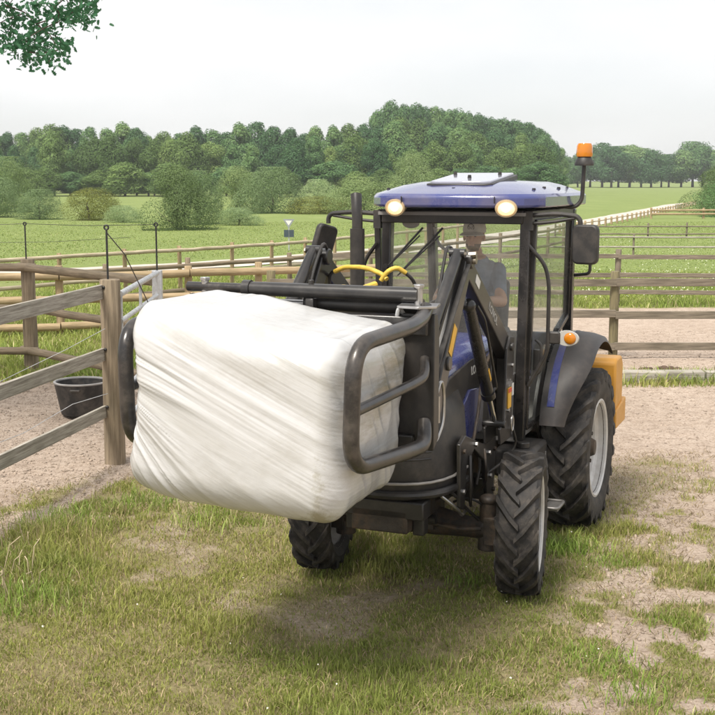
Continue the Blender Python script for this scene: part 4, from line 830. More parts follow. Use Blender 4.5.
# ------------------------------------------------------------------ driver: one continuous surface, remeshed from tapered limbs
def driver():
    base = Vector((0.18, 0, 1.57)); DV = Vector((0.15, -0.05, 0.085)); b = MB()
    def limb(pts, rad, n=14):
        P = [Vector(p) for p in pts]; b.tube(P, 0, n, True, rad)
        for p, r_ in zip(P, rad): b.ball(p, r_*0.985, n=12, m=8)
    limb([(0.10, 0, 1.63), (0.07, 0, 1.78), (0.06, 0, 1.95), (0.08, 0, 2.06)], [0.155, 0.150, 0.165, 0.13])
    for sd in (-1, 1):
        limb([(0.07, 0.05*sd, 1.92), (0.07, 0.10*sd, 2.03)], [0.13, 0.095])
        limb([(0.08, 0.09*sd, 1.64), (0.50, 0.13*sd, 1.66), (0.53, 0.13*sd, 1.62), (0.60, 0.14*sd, 1.12)], [0.10, 0.075, 0.07, 0.048])
        limb([(0.59, 0.14*sd, 1.07), (0.74, 0.15*sd, 1.04)], [0.05, 0.035])
    limb([(0.08, 0, 2.10), (0.11, 0, 2.20)], [0.062, 0.056])
    # head
    hc = Vector((0.145, 0.0, 2.315))
    b.ball(hc+Vector((-0.01, 0, 0.03)), 0.098, (1.05, 0.84, 1.05)); b.ball(hc+Vector((0.025, 0, -0.045)), 0.075, (1.0, 0.86, 1.05)); b.ball(hc+Vector((0.07, 0, -0.085)), 0.03, (0.9, 1.1, 0.8))
    b.tube([hc+Vector((0.085, 0, 0.02)), hc+Vector((0.118, 0, -0.025))], 0, 10, True, [0.012, 0.017]); b.ball(hc+Vector((0.112, 0, -0.025)), 0.018)
    b.tube([hc+Vector((0.088, -0.024, -0.062)), hc+Vector((0.094, 0, -0.060)), hc+Vector((0.088, 0.024, -0.062))], 0.008, 8)
    b.tube([hc+Vector((0.078, -0.05, 0.03)), hc+Vector((0.092, 0, 0.032)), hc+Vector((0.078, 0.05, 0.03))], 0.012, 8)
    for sd in (-1, 1): b.ball(hc+Vector((0.0, 0.085*sd, -0.01)), 0.03, (0.7, 0.35, 1.0)); b.ball(hc+Vector((0.075, 0.036*sd, 0.006)), 0.014)
    # arms: hands on the steering wheel
    for sd in (-1, 1):
        sh = Vector((0.07, 0.185*sd, 2.04)); eb = Vector((0.26, 0.27*sd, 1.80)); wr = Vector((0.545, 0.165*sd, 1.835)) if sd < 0 else Vector((0.55, 0.20, 1.83))
        limb([sh, eb], [0.068, 0.048]); limb([eb, eb.lerp(wr, 0.35), wr], [0.046, 0.047, 0.029])
        d = (wr-eb).normalized(); pc = wr+d*0.045; rim = wr+d*0.085
        limb([wr, pc, pc+d*0.035], [0.027, 0.034, 0.033])
        side = Vector((0, 0, 1)).cross(d).normalized()
        for k, ln in enumerate((0.88, 1.0, 0.96, 0.8)):
            o = side*(-0.030+0.020*k); k1 = pc+d*0.045+o+Vector((0, 0, 0.012)); k2 = k1+d*0.034*ln+Vector((0, 0, 0.004)); k3 = k2+d*0.010+Vector((0, 0, -0.028*ln)); k4 = k3-d*0.018+Vector((0, 0, -0.014))
            limb([pc+o*0.8, k1, k2, k3, k4], [0.012, 0.0105, 0.0095, 0.009, 0.008], 8)
        th = pc+side*(-0.034)*sd*-1
        limb([wr+d*0.015, th+d*0.01+Vector((0, 0, -0.012)), th+d*0.045+Vector((0, 0, -0.024)), th*0.4+(pc+d*0.07)*0.6+Vector((0, 0, -0.030))], [0.017, 0.014, 0.011, 0.009], 8)
    me = bpy.data.meshes.new('driver_src'); me.from_pydata([tuple(v) for v in b.v], [], b.f)
    tmp = bpy.data.objects.new('driver_src', me); COL.objects.link(tmp)
    rm = tmp.modifiers.new('r', 'REMESH'); rm.mode = 'VOXEL'; rm.voxel_size = 0.0065
    sm = tmp.modifiers.new('s', 'SMOOTH'); sm.iterations = 4; sm.factor = 0.5
    bm_ = bpy.data.meshes.new_from_object(tmp.evaluated_get(bpy.context.evaluated_depsgraph_get())); bpy.data.objects.remove(tmp)
    SKIN = mat('skin', (0.50, 0.29, 0.20), 0.5, 0, 0.12, 14); SHIRT = mat('blue_grey_shirt', (0.20, 0.235, 0.30), 0.9, 0, 0.2, 12, 0.3, 60); TROU = mat('dark_trousers', (0.035, 0.038, 0.05), 0.9, 0, 0.2, 12); SHOE = mat('boot_leather', (0.03, 0.025, 0.02), 0.6, 0, 0.2, 12); BEARD = mat('beard', (0.13, 0.09, 0.065), 0.9, 0, 0.3, 60, 0.5, 200)
    bm_.name = 'driver_body'
    for m_ in (SKIN, SHIRT, TROU, SHOE, BEARD): bm_.materials.append(m_)
    nf = len(bm_.polygons); cen = np.empty(nf*3, np.float32); bm_.polygons.foreach_get('center', cen); c = cen.reshape(-1, 3)
    mi = np.zeros(nf, np.int32)
    x, y, z = c.T
    shirt = (z > 1.70) & (z < 2.155-0.25*np.maximum(0, x-0.06)) & (x < 0.22+0.0*y) & ~((np.abs(y) < 0.06) & (z > 2.135))
    shirt |= (z > 1.70) & (np.abs(y) > 0.14) & (x < 0.24)
    mi[shirt] = 1; mi[(z <= 1.74) & ((np.abs(y) < 0.23)) & ((x < 0.72)) & ~((z > 1.72) & (x > 0.3))] = 2; mi[z < 1.13] = 3
    hx_, hz_ = x-hc.x, z-hc.z
    mi[(z > 2.2) & (hx_ > 0.0) & (hz_ < -0.055) & ~((np.abs(y) < 0.026) & (np.abs(hz_+0.062) < 0.011))] = 4
    bm_.polygons.foreach_set('material_index', mi); bm_.transform(Matrix.Translation(-base)); bm_.shade_smooth()
    o = bpy.data.objects.new('person', bm_); COL.objects.link(o); o.matrix_world = TM @ Matrix.Translation(base+DV)
    tag(o, 'driver in a pale grey cap and blue shirt seated behind the windscreen', 'person')
    o2 = base
    b = MB(base); cap = hc+Vector((-0.005, 0, 0.035))
    pr = [(0.106, 0.0), (0.108, 0.03), (0.100, 0.065), (0.075, 0.095), (0.04, 0.108), (0.001, 0.112)]
    b.lathe(pr, (0, 0, 0), 'z', 28); b.v = [Vector((v.x+base.x, (v.y+base.y)*1, v.z+base.z)) for v in b.v]
    b.v = [Vector((v.x*1.02, v.y*0.88, v.z))+cap-base for v in b.v]
    CAP = mat('cap_cloth', (0.58, 0.56, 0.54), 0.9, 0, 0.12, 20)
    cp = b.build('cap', CAP, o)
    b = MB(base); n = 14; vs = []
    for k in range(n+1):
        a = -math.pi/2*0.70+math.pi*0.70*k/n
        for rr, dz in ((0.098, 0.004), (0.150, -0.024), (0.150, -0.029), (0.098, -0.001)): vs.append(cap+Vector((rr*math.cos(a)*(1.08), rr*math.sin(a)*0.80, dz+0.006)))
    b.add(vs, [(k*4+q, (k+1)*4+q, (k+1)*4+(q+1) % 4, k*4+(q+1) % 4) for k in range(n) for q in range(4)]+[(0, 1, 2, 3), (n*4+3, n*4+2, n*4+1, n*4)]); b.build('cap_peak', CAP, cp)
    EM = mat('emblem_dark', (0.05, 0.045, 0.045), 0.7, 0, 0.1, 10)
    b = MB(base); c0 = cap+Vector((0.108, 0, 0.045))
    b.tube([c0+Vector((-0.004*abs(math.sin(R(t))), 0.026*math.cos(R(t)), 0.026*math.sin(R(t)))) for t in range(0, 361, 15)], 0.003, 6, False)
    b.tube([c0+Vector((0.001, -0.017, 0.012)), c0+Vector((0.001, -0.008, -0.016)), c0+Vector((0.001, 0, 0.0)), c0+Vector((0.001, 0.008, -0.016)), c0+Vector((0.001, 0.017, 0.012))], 0.003, 6); b.build('cap_emblem', EM, cp)
    for sd in (-1, 1):
        b = MB(base); b.ball(hc+Vector((0.0855, 0.033*sd, 0.006)), 0.0065, (0.6, 1.3, 0.7)); b.build('eye', EM, o)
driver()

# ------------------------------------------------------------------ fences
def round_post(x, y, h, r, m, parent, lean=0.0):
    b = MB(); dx, dy = random.uniform(-1, 1)*lean, random.uniform(-1, 1)*lean
    b.tube([(x, y, -0.15), (x+dx*0.3, y+dy*0.3, h*0.3), (x+dx*0.7, y+dy*0.7, h*0.7), (x+dx, y+dy, h-0.008), (x+dx, y+dy, h)], r, 14, True, [r*1.03, r*1.0, r*0.97, r*0.96, r*0.88], wob=0.02)
    return b.build('post', m, parent, ang=50)
def round_rail(a, c, r, m, parent):
    a, c = Vector(a), Vector(c); b = MB(); n = 5; pts = []
    for k in range(n+1): pts.append(a.lerp(c, k/n)+Vector((0, 0, random.uniform(-1, 1)*0.008 if 0 < k < n else 0)))
    b.tube(pts, r, 10, True, wob=0.03); return b.build('rail', m, parent, ang=50)
def plank(a, c, w, h, m, parent):
    b = MB(); b.beam(a, c, w, h, jit=0.006); return b.build('rail', m, parent, 0.006)
def rod(parent, p, h, hook=True):
    b = MB(); p = Vector(p); b.cyl(p-Vector((0, 0, 0.10)), p+Vector((0, 0, h)), 0.011, n=8)
    b.tube([p+Vector((0.022*math.cos(t*0.6283), 0, h+0.02+0.022*math.sin(t*0.6283))) for t in range(11)], 0.010, 6, False)
    return b.build('insulator_rod', mat('black_rod', (0.02, 0.02, 0.02), 0.5, 0, 0.1, 10), parent)

# A: grey plank fence running from the gate post towards the camera on the left
FA = empty('plank_fence', POST_A); tag(FA, 'weathered grey plank fence at the left ending in a thick brown post', 'fence')
def inA(p): return Vector(p)-POST_A
gp = round_post(0, 0, 1.87, 0.106, WOODP, FA, 0.02)
dA = -DIR_A; PX = Vector((-DIR_A.y, DIR_A.x, 0))
for t in (3.6, 7.2): q = dA*t; round_post(q.x, q.y, 1.7, 0.10, WOODP, FA, 0.03)
for zc, hh in ((1.745, 0.14), (1.115, 0.13), (0.525, 0.13)):
    off = Vector((-0.06, 0, 0))
    plank(off+dA*0.06+Vector((0, 0, zc)), off+dA*3.62+Vector((0, 0, zc-0.02)), 0.045, hh, WOODG, FA)
    plank(off+dA*3.66+Vector((0, 0, zc-0.01)), off+dA*7.25+Vector((0, 0, zc-0.03)), 0.045, hh, WOODG, FA)
    b = MB(); b.ball((-0.045, -0.10, zc+0.05), 0.018); b.build('bolt', BLK, FA)
rod(FA, (-0.02, 0, 1.87), 0.50)
b = MB(); b.tube([(-0.03, -0.13, 0.72), (-0.3, -0.5, 0.68), (-0.62, -1.1, 0.52), (-0.9, -2.0, 0.5), (-1.0, -3.2, 0.9)], 0.0032, 6); b.build('wire', GALV, FA)
b = MB(); b.tube([(-0.04, -0.12, 1.38), (-0.35, -0.5, 1.22), (-0.8, -1.2, 1.02), (-1.2, -2.2, 0.98)], 0.003, 6); b.build('wire', GALV, FA)

# galvanised gate going back from the post
G0 = Vector((-2.44, 12.25, 0)); G1 = Vector((-2.53, 15.15, 0))
GT = empty('metal_gate', G0); tag(GT, 'open galvanised tube gate behind the thick brown post', 'gate')
dG = (G1-G0)
for k, z in enumerate((1.70, 1.42, 1.05, 0.68, 0.34)):
    b = MB(); b.tube([Vector((0, 0.04, z)), Vector((0, 0, z))+dG*0.985], 0.026 if k else 0.032, 12); b.build('gate_bar', GALV, GT)
for t in (0.03, 0.5, 0.97):
    b = MB(); b.box(dG*t+Vector((0, 0, 1.02)), (0.03, 0.05, 1.42)); b.build('gate_upright', GALV, GT, 0.004)

# B: round rail fence joining the gate's far post
B0 = Vector((-4.90, 17.84, 0)); B1 = Vector((-2.56, 15.32, 0))
FB = empty('round_rail_fence', B0); tag(FB, 'brown round rail paddock fence behind the rubber tub, ending at the metal gate', 'fence')
round_post(0, 0, 1.70, 0.105, WOODP, FB, 0.02); e1 = B1-B0
b = MB(); b.box(e1+Vector((0, 0, 0.85)), (0.12, 0.12, 1.74)); b.build('post', GALV, FB, 0.01)
for k in (1, 2): round_post(-3.0*k, -0.1*k, 1.65, 0.10, WOODP, FB, 0.03)
for z, r_ in ((1.585, 0.062), (0.98, 0.055), (0.34, 0.058)):
    d = e1.normalized(); sdv = Vector((-0.12, -0.12, 0))
    round_rail(sdv*0.9+Vector((0.1, 0, z))-d*0.2, e1+sdv*0.4+Vector((0, 0, z+0.0)), r_, WOODP, FB)
    round_rail(Vector((0.15, -0.14, z)), Vector((-3.1, -0.22, z+0.02)), r_, WOODP, FB); round_rail(Vector((-3.0, -0.25, z)), Vector((-6.1, -0.3, z)), r_, WOODP, FB)
rod(FB, (-0.02, 0, 1.70), 0.50); rod(FB, e1+Vector((0, 0, 1.72)), 0.56)
b = MB()
w0 = Vector((-0.02, 0, 2.22)); w1 = POST_A-B0+Vector((-0.02, 0, 2.35)); w2 = e1+Vector((0, 0, 2.30))
b.tube([Vector((-6, -0.1, 2.18)), Vector((-3, -0.1, 2.13)), w0], 0.004, 5); b.tube([w0, w0.lerp(w2, 0.5)-Vector((0, 0, 0.02)), w2], 0.004, 5); b.build('wire', BLK, FB)
b = MB(); b.tube([POST_A-B0+Vector((-0.02, 0.0, 2.34)), POST_A-B0+Vector((0.10, 0.3, 2.1)), POST_A-B0+Vector((0.22, 1.0, 1.5)), POST_A-B0+Vector((0.3, 1.8, 1.15))], 0.006, 5); b.build('wire', BLK, FB)
b = MB(); b.tube([Vector((-6, -0.1, 1.98)), Vector((-3, -0.05, 1.93)), Vector((0.4, -0.4, 1.97)), e1+Vector((-0.4, 0.4, 2.12))], 0.003, 5); b.build('wire', BLK, FB)

def run_fence(name, label, pts, post_h, post_r, rails, rail_r, m_post, m_rail, spacing, flat=False, post_offset=0.0, rail_w=0.04):
    P = [Vector((x, y, 0)) for x, y in pts]; root = empty(name, P[0]); tag(root, label, 'fence')
    seg = []
    for i in range(len(P)-1): seg.append((P[i], P[i+1]))
    for a, c in seg:
        n = max(1, round((c-a).length/spacing))
        for k in range(n+(1 if (a, c) == seg[-1] else 0)):
            q = a.lerp(c, k/n)-P[0]; round_post(q.x, q.y, post_h*random.uniform(0.97, 1.04), post_r, m_post, root, 0.02)
        nd = (c-a).normalized().cross(Vector((0, 0, 1)))*(post_r+rail_r*0.5)
        if nd.y > 0: nd = -nd
        for z in rails:
            for k in range(n):
                e = 0.0
                p = a.lerp(c, k/n)-P[0]+nd+Vector((0, 0, z+random.uniform(-.012, .012))); q = a.lerp(c, (k+1)/n)-P[0]+nd+Vector((0, 0, z+random.uniform(-.012, .012)))
                if flat: plank(p, q, rail_w, rail_r*2, m_rail, root)
                else: round_rail(p, q, rail_r, m_rail, root)
    return root
run_fence('post_and_rail_fence', 'tan round rail fence behind the bale, nearest of the fences before the dirt track', [(-11.0, 21.4), (-5.55, 22.3), (-3.25, 23.0), (-1.95, 23.6), (0.6, 24.6)], 1.24, 0.075, (1.10, 0.66, 0.16), 0.075, WOODT, WOODT, 2.6)
# fences on the near side of the dirt track
FC = smooth_path(TRACKF); _d = np.gradient(FC, axis=0); _d /= np.linalg.norm(_d, axis=1)[:, None]; FN = np.stack([-_d[:, 1], _d[:, 0]], -1)
def offset_path(c, nr, lo, hi, off, step):
    L_ = np.concatenate([[0], np.cumsum(np.linalg.norm(np.diff(c, axis=0), axis=1))]); sel = []
    s_ = np.interp(np.array([lo, hi]), c[:, 0], L_); t = np.arange(s_[0], s_[1], step)
    X = np.interp(t, L_, c[:, 0]+nr[:, 0]*off); Y = np.interp(t, L_, c[:, 1]+nr[:, 1]*off); return list(zip(X, Y))
run_fence('track_fence', 'pale rail fence just before the dirt track, farthest of the fences behind the bale', offset_path(FC, FN, -20, 6.5, 1.9, 1.9), 1.15, 0.055, (1.06, 0.42), 0.05, WOODT, wood('pale_rail', (0.60, 0.52, 0.38), (0.36, 0.28, 0.18), (2, 20, 1)), 9)
run_fence('track_fence', 'brown rail fence in the middle of the three fences behind the bale', offset_path(FC, FN, -20, 6.5, -1.9, 3.0), 1.12, 0.06, (1.0, 0.45), 0.05, WOODP, WOODP, 9)
run_fence('road_fence', 'row of short pale posts lining the dirt road up to the far hedge', offset_path(RC, RN, 9, 42, -2.0, 2.2), 0.50, 0.07, (0.38,), 0.03, WOODT, WOODT, 9)
# right-hand paddocks
run_fence('sand_paddock_fence', 'brown three rail fence standing in the sand, nearest fence at the right', [(-1.4, 19.2), (4.17, 19.4), (9.8, 19.45), (15.4, 19.3)], 1.38, 0.075, (1.23, 0.71, 0.19), 0.062, WOODO, WOODD, 5.6, flat=True)
run_fence('meadow_fence', 'dark rail fence at the edge of the flowering meadow, second at the right', [(-1.0, 27.9), (5.98, 27.6), (13.5, 26.9), (20, 26.4)], 1.27, 0.07, (1.13, 0.70, 0.31), 0.05, WOODD, WOODD, 7.0, flat=True)
run_fence('thin_fence', 'thin grey rail fence crossing the flowering meadow, third at the right', [(4.5, 46.2), (10.55, 46), (17.8, 46), (25, 45.6)], 0.80, 0.04, (0.70, 0.33), 0.035, WOODD, WOODG, 6.0)
run_fence('thin_fence', 'thin dark rail fence beyond the flowering meadow, fourth at the right', [(10, 61), (14.7, 61), (16.6, 60.8), (34, 60.5)], 0.72, 0.045, (0.54, 0.16), 0.035, WOODD, WOODD, 5.5)
run_fence('far_rail_fence', 'far tan rail fence beside the shrub at the right edge', [(22, 90.5), (30, 91), (45, 92)], 0.8, 0.09, (0.62, 0.34), 0.08, WOODT, WOODT, 5)

# timber edging between the yard and the sand paddock, with a small heap of dung
for k in range(4):
    b = MB(); x0 = 2.4+k*2.6; b.beam((x0, 17.02+0.02*k, 0.06), (x0+2.56, 17.0+0.015*k, 0.065), 0.20, 0.17, jit=0.01); o = b.build('edging_timber', WOODG, None, 0.012)
    tag(o, ['grey timber sleeper edging, nearest to the tractor', 'grey timber sleeper edging in front of the dung heap', 'grey timber sleeper edging at the right frame edge', 'grey timber sleeper edging beyond the right frame edge'][k], 'timber', 'sleepers edging the sand paddock')
b = MB()
c0 = gnd(662, 373)
for k in range(26):
    a = random.uniform(0, 6.28); q = random.random()**0.6
    b.ball((c0.x+0.34*q*math.cos(a), c0.y+0.18*q*math.sin(a), 0.03+0.06*(1-q)), random.uniform(0.035, 0.065), (1.1, 1, 0.75), 8, 6)
o = b.build('dung_heap', mat('dung', (0.10, 0.065, 0.045), 0.9, 0, 0.4, 20, 0.5, 40)); tag(o, 'small brown dung heap by the timber edging', 'dung heap')

# ------------------------------------------------------------------ rubber tub
tc_ = gnd(82, 414)
b = MB(); b.lathe([(0.001, 0.02), (0.20, 0.0), (0.245, 0.015), (0.255, 0.05), (0.315, 0.36), (0.322, 0.40), (0.318, 0.405), (0.300, 0.40), (0.296, 0.36), (0.235, 0.06), (0.2, 0.045), (0.001, 0.045)], (0, 0, 0), 'z', 40)
TBo = empty('feed_tub', tc_); tag(TBo, 'round black rubber tub with a pale rim standing on the sand', 'tub')
b.build('tub_body', TUB, TBo)
b = MB(); b.lathe([(0.314, 0.395), (0.330, 0.40), (0.333, 0.415), (0.322, 0.422), (0.304, 0.418), (0.300, 0.402)], (0, 0, 0), 'z', 40, True); b.build('tub_rim', TUBRIM, TBo)
b = MB(); b.box((0.0, -0.322, 0.345), (0.12, 0.05, 0.03)); b.build('handle', TUB, TBo, 0.01)

# ------------------------------------------------------------------ road sign in the field
sp = gnd(289, 250); SG = empty('road_sign', (sp.x, sp.y, 0)); tag(SG, 'small triangular road sign above a dark plate on a thin post', 'sign')
zt = (Vector(at_depth(289, 222, sp.y))).z
b = MB(); b.cyl((0, 0, -0.1), (0, 0, zt+0.1), 0.03); b.build('post', GALV, SG)
b = MB(); b.prism([(-0.24, zt+0.12), (0.24, zt+0.12), (0, zt-0.26)], 'y', -0.055, -0.035); tri = b.build('triangle', mat('sign_grey', (0.30, 0.32, 0.34), 0.5, 0.2, 0.1, 6), SG)
b = MB(); b.prism([(-0.14, zt+0.06), (0.14, zt+0.06), (0, zt-0.14)], 'y', -0.062, -0.056); b.build('triangle_face', WDEC, tri)
for x0 in (-0.20, 0.02):
    b = MB(); b.prism([(x0, zt-0.32), (x0+0.19, zt-0.32), (x0+0.19, zt-0.62), (x0, zt-0.62)], 'y', -0.055, -0.035); b.build('plate', mat('sign_dark', (0.05, 0.07, 0.09), 0.5, 0, 0.1, 6), SG)

# ------------------------------------------------------------------ trees and shrubs
def leafmat(name, c1, c2, c3, trans=0.25):
    m, n, l, p = newmat(name); o = n['Material Output']
    t = n.new('ShaderNodeTexCoord'); a = n.new('ShaderNodeTexNoise'); a.inputs['Scale'].default_value = 0.9; a.inputs['Detail'].default_value = 5; a.inputs['Roughness'].default_value = 0.8
    l.new(t.outputs['Object'], a.inputs[0])
    oi = n.new('ShaderNodeObjectInfo'); at = n.new('ShaderNodeAttribute'); at.attribute_name = 'tone'
    s1 = n.new('ShaderNodeMath'); s1.operation = 'MULTIPLY_ADD'; s1.inputs[1].default_value = 0.56; s1.inputs[2].default_value = -0.28; l.new(oi.outputs['Random'], s1.inputs[0])
    s2 = n.new('ShaderNodeMath'); s2.operation = 'ADD'; l.new(a.outputs['Fac'], s2.inputs[0]); l.new(s1.outputs[0], s2.inputs[1])
    s3 = n.new('ShaderNodeMath'); s3.operation = 'MULTIPLY_ADD'; s3.inputs[1].default_value = 0.16; l.new(at.outputs['Fac'], s3.inputs[0]); l.new(s2.outputs[0], s3.inputs[2])
    r = n.new('ShaderNodeValToRGB'); e = r.color_ramp.elements; e.new(0.5)
    for k, (pos, c) in enumerate(((0.35, c1), (0.62, c2), (0.95, c3))): e[k].position = pos; e[k].color = c+(1,)
    l.new(s3.outputs[0], r.inputs[0]); l.new(r.outputs[0], p.inputs['Base Color']); p.inputs['Roughness'].default_value = 0.6; p.inputs['Specular IOR Level'].default_value = 0.25
    tr = n.new('ShaderNodeBsdfTranslucent'); l.new(r.outputs[0], tr.inputs[0]); ms = n.new('ShaderNodeMixShader'); ms.inputs[0].default_value = trans
    l.new(p.outputs[0], ms.inputs[1]); l.new(tr.outputs[0], ms.inputs[2]); l.new(ms.outputs[0], o.inputs['Surface'])
    return m
LF_DARK = leafmat('leaf_dark', (0.060, 0.141, 0.051), (0.134, 0.248, 0.085), (0.238, 0.352, 0.118))
LF_MID = leafmat('leaf_mid', (0.089, 0.157, 0.039), (0.176, 0.272, 0.075), (0.287, 0.370, 0.111))
LF_SAGE = leafmat('leaf_sage', (0.110, 0.164, 0.055), (0.193, 0.270, 0.099), (0.297, 0.378, 0.151))
LF_PALE = leafmat('leaf_pale', (0.168, 0.244, 0.104), (0.298, 0.398, 0.181), (0.457, 0.540, 0.275))
LF_YEL = leafmat('leaf_yellow', (0.188, 0.210, 0.043), (0.326, 0.346, 0.086), (0.446, 0.436, 0.129))
LF_OAK = leafmat('leaf_oak', (0.051, 0.158, 0.074), (0.105, 0.242, 0.101), (0.199, 0.326, 0.120), 0.35)
BARK = mat('bark', (0.085, 0.065, 0.05), 0.9, 0, 0.35, 6, 0.6, 20)
def rand_dirs(n):
    d = rng.normal(size=(n, 3)); return d/np.linalg.norm(d, axis=1)[:, None]
def leaf_quads(c, nrm, size, asp=0.6):
    n = len(c); a = rand_dirs(n); u = np.cross(nrm, a); u /= np.linalg.norm(u, axis=1)[:, None]+1e-9; w = np.cross(nrm, u)
    s_ = size[:, None]; bend = nrm*s_*0.18
    v = np.stack([c-u*s_, c+w*s_*asp+bend, c+u*s_, c-w*s_*asp+bend], 1).reshape(-1, 3)
    return v, np.arange(4*n)
def crown(name, H, Wd, base, nlobe, nleaf, leaf, m, shape=1.0, seed=1, dense=0.62):
    global rng
    rng = np.random.default_rng(seed)
    C_ = []; Rr = []
    for i in range(nlobe):
        t = (i+rng.random())/nlobe; z = base+(H-base)*(0.10+0.80*t)
        env = math.sin(math.pi*min(1, (0.16+0.84*t*0.97))**shape)**0.7*Wd/2
        a = rng.random()*6.283; q = env*(0.35+0.45*rng.random())
        C_.append((q*math.cos(a), q*math.sin(a), z)); Rr.append((0.13+0.17*rng.random())*Wd*(0.70+0.5*env/(Wd/2))*(1.25 if nlobe < 26 else 1.0))
    C_ = np.array(C_); Rr = np.array(Rr); w = Rr**2; w /= w.sum()
    k = rng.choice(nlobe, nleaf, p=w); d = rand_dirs(nleaf); rad = Rr[k]*(dense+(1.03-dense)*rng.random(nleaf)**0.6)
    # lobes are broken up by a lumpy radius
    rad *= 0.86+0.28*vnoise(d[:, 0]*3+k*3.7+20, d[:, 2]*3+d[:, 1]*3+k*1.3+20)
    p = C_[k]+d*rad[:, None]*np.array([1, 1, 0.85])
    p[:, 2] = np.clip(p[:, 2], base*0.75, H*1.02)
    # drop leaves deep inside other lobes
    dist = np.min(np.linalg.norm(p[:, None]-C_[None], axis=2)/Rr[None], axis=1)
    keep = dist > 0.42; p = p[keep]; d = d[keep]; kk = k[keep]
    nr = d*1.25+rand_dirs(len(p))*0.65+np.array([0, 0, 0.30]); nr /= np.linalg.norm(nr, axis=1)[:, None]
    sz = leaf*(0.6+0.8*rng.random(len(p))); v, f = leaf_quads(p, nr, sz)
    lobe_tone = rng.random(nlobe)-0.5
    tone = np.repeat(lobe_tone[kk]*0.9+(rng.random(len(p))-0.5)*0.6, 4)
    return raw_mesh(name, v, f, 4, m, {'tone': (tone, 1)})
def trunk(name, H, r, nlimb, spread, seed, zlow=0.35):
    rd = random.Random(seed); b = MB()
    top = Vector((rd.uniform(-.3, .3), rd.uniform(-.3, .3), H)); pts = [Vector((0, 0, -0.3)), Vector((0, 0, 0.15)), Vector((rd.uniform(-.1, .1), rd.uniform(-.1, .1), H*0.35)), Vector((rd.uniform(-.2, .2), rd.uniform(-.2, .2), H*0.7)), top]
    b.tube(pts, r, 9, True, [r*1.35, r*1.1, r*0.8, r*0.5, r*0.15])
    for k in range(nlimb):
        t = zlow+(0.9-zlow)*k/max(1, nlimb-1); p0 = Vector((0, 0, H*t)); a = k*2.4+rd.random(); ln = spread*(1.1-t*0.6)
        b.tube([p0, p0+Vector((math.cos(a)*ln*0.5, math.sin(a)*ln*0.5, ln*0.25)), p0+Vector((math.cos(a)*ln, math.sin(a)*ln, ln*0.65))], r*0.3, 6, True, [r*0.45*(1.1-t), r*0.3*(1.1-t), r*0.08])
    me = bpy.data.meshes.new(name); me.from_pydata([tuple(v) for v in b.v], [], b.f); me.shade_smooth(); me.materials.append(BARK); return me
def plant(name, cm, tm, loc, sc, rz, label, cat, group=None):
    r = empty(name, loc, rz); r.scale = sc; tag(r, label, cat, group)
    for nm, me in (('crown', cm), ('trunk', tm)):
        o = bpy.data.objects.new(nm, me); COL.objects.link(o); o.parent = r
    return r
# forest trees: six crown shapes, unit height 16 m
FT = [(crown('crown', 16, 9.0, 1.0, 40, 21600, 0.20, LF_DARK, 0.9, 11), trunk('trunk', 13, 0.28, 7, 3, 1)),
      (crown('crown', 16, 8.0, 1.2, 40, 20400, 0.20, LF_DARK, 0.75, 12), trunk('trunk', 13, 0.26, 7, 3, 2)),
      (crown('crown', 16, 10., 1.0, 47, 22800, 0.20, LF_MID, 1.0, 13), trunk('trunk', 13, 0.30, 7, 3, 3)),
      (crown('crown', 16, 7.0, 1.5, 34, 19200, 0.20, LF_DARK, 0.7, 14), trunk('trunk', 13, 0.25, 7, 3, 4)),
      (crown('crown', 16, 9.0, 0.8, 44, 21600, 0.20, LF_MID, 0.85, 15), trunk('trunk', 13, 0.27, 7, 3, 5))]
AV = [(crown('crown', 15, 10.5, 2.8, 22, 12000, 0.28, LF_DARK, 0.95, 21), trunk('trunk', 11, 0.36, 7, 3, 6, 0.4)), (crown('crown', 15, 9.0, 2.4, 20, 11000, 0.28, LF_DARK, 0.85, 22), trunk('trunk', 11, 0.34, 7, 3, 7, 0.4))]
WOOD = []
ROWS = {'left0': 'tall dark back tree of the wood', 'left1': 'nearer tree of the wood', 'hill0': 'tallest tree of the high wood', 'hill1': 'middle tree of the high wood', 'hill2': 'lighter tree before the high wood', 'under0': 'low tree at the wood foot', 'row0': 'small far tree of the row'}
TREE_LABELS = {
 'left': 'dark leafy tree in the long wood behind the left field',
 'hill': 'tall dark tree in the high wood behind the cab roof',
 'under': 'low tree along the dark foot of the wood',
 'row': 'small far tree in the row along the far field at the right'}
def tree_px(px, ytop, Y, key, kinds, wide=1.0, name='forest_tree', protos=FT, unit=16.0, group=None):
    h = at_depth(px, ytop, Y).z; X = at_depth(px, 180, Y).x
    k = random.choice(kinds); s_ = h/unit; w = s_*wide*random.uniform(0.9, 1.15)
    if s_ > 1.2: w = 1.2*wide*random.uniform(0.85, 1.1)
    r_ = plant(name, protos[k][0], protos[k][1], (X, Y, 0), (w, w, s_), random.uniform(0, 6.28), TREE_LABELS[key], 'tree', group or {'left': 'trees of the wood on the left', 'hill': 'trees of the high wood', 'under': 'low trees at the foot of the wood', 'row': 'far row of trees'}[key])
    r_['_px'] = px; r_['_row'] = key+('0' if key in ('under', 'row') else {'left': ('0' if Y > 243 else '1'), 'hill': ('0' if Y > 288 else '1' if Y > 250 else '2')}[key]); WOOD.append(r_)
x = -70
while x < 372:
    yt = 124+4*math.sin(x*0.045)+random.uniform(-5, 8)-(5 if 290 < x < 345 else 0)
    tree_px(x, yt, 262+random.uniform(-12, 12), 'left', [0, 1, 3, 4, 1, 3], 0.95); x += random.uniform(11, 18)
x = -60
while x < 380:
    tree_px(x, 136+random.uniform(-6, 10), 225+random.uniform(-10, 10), 'left', [0, 1, 2, 3, 4, 3], 0.95); x += random.uniform(16, 25)
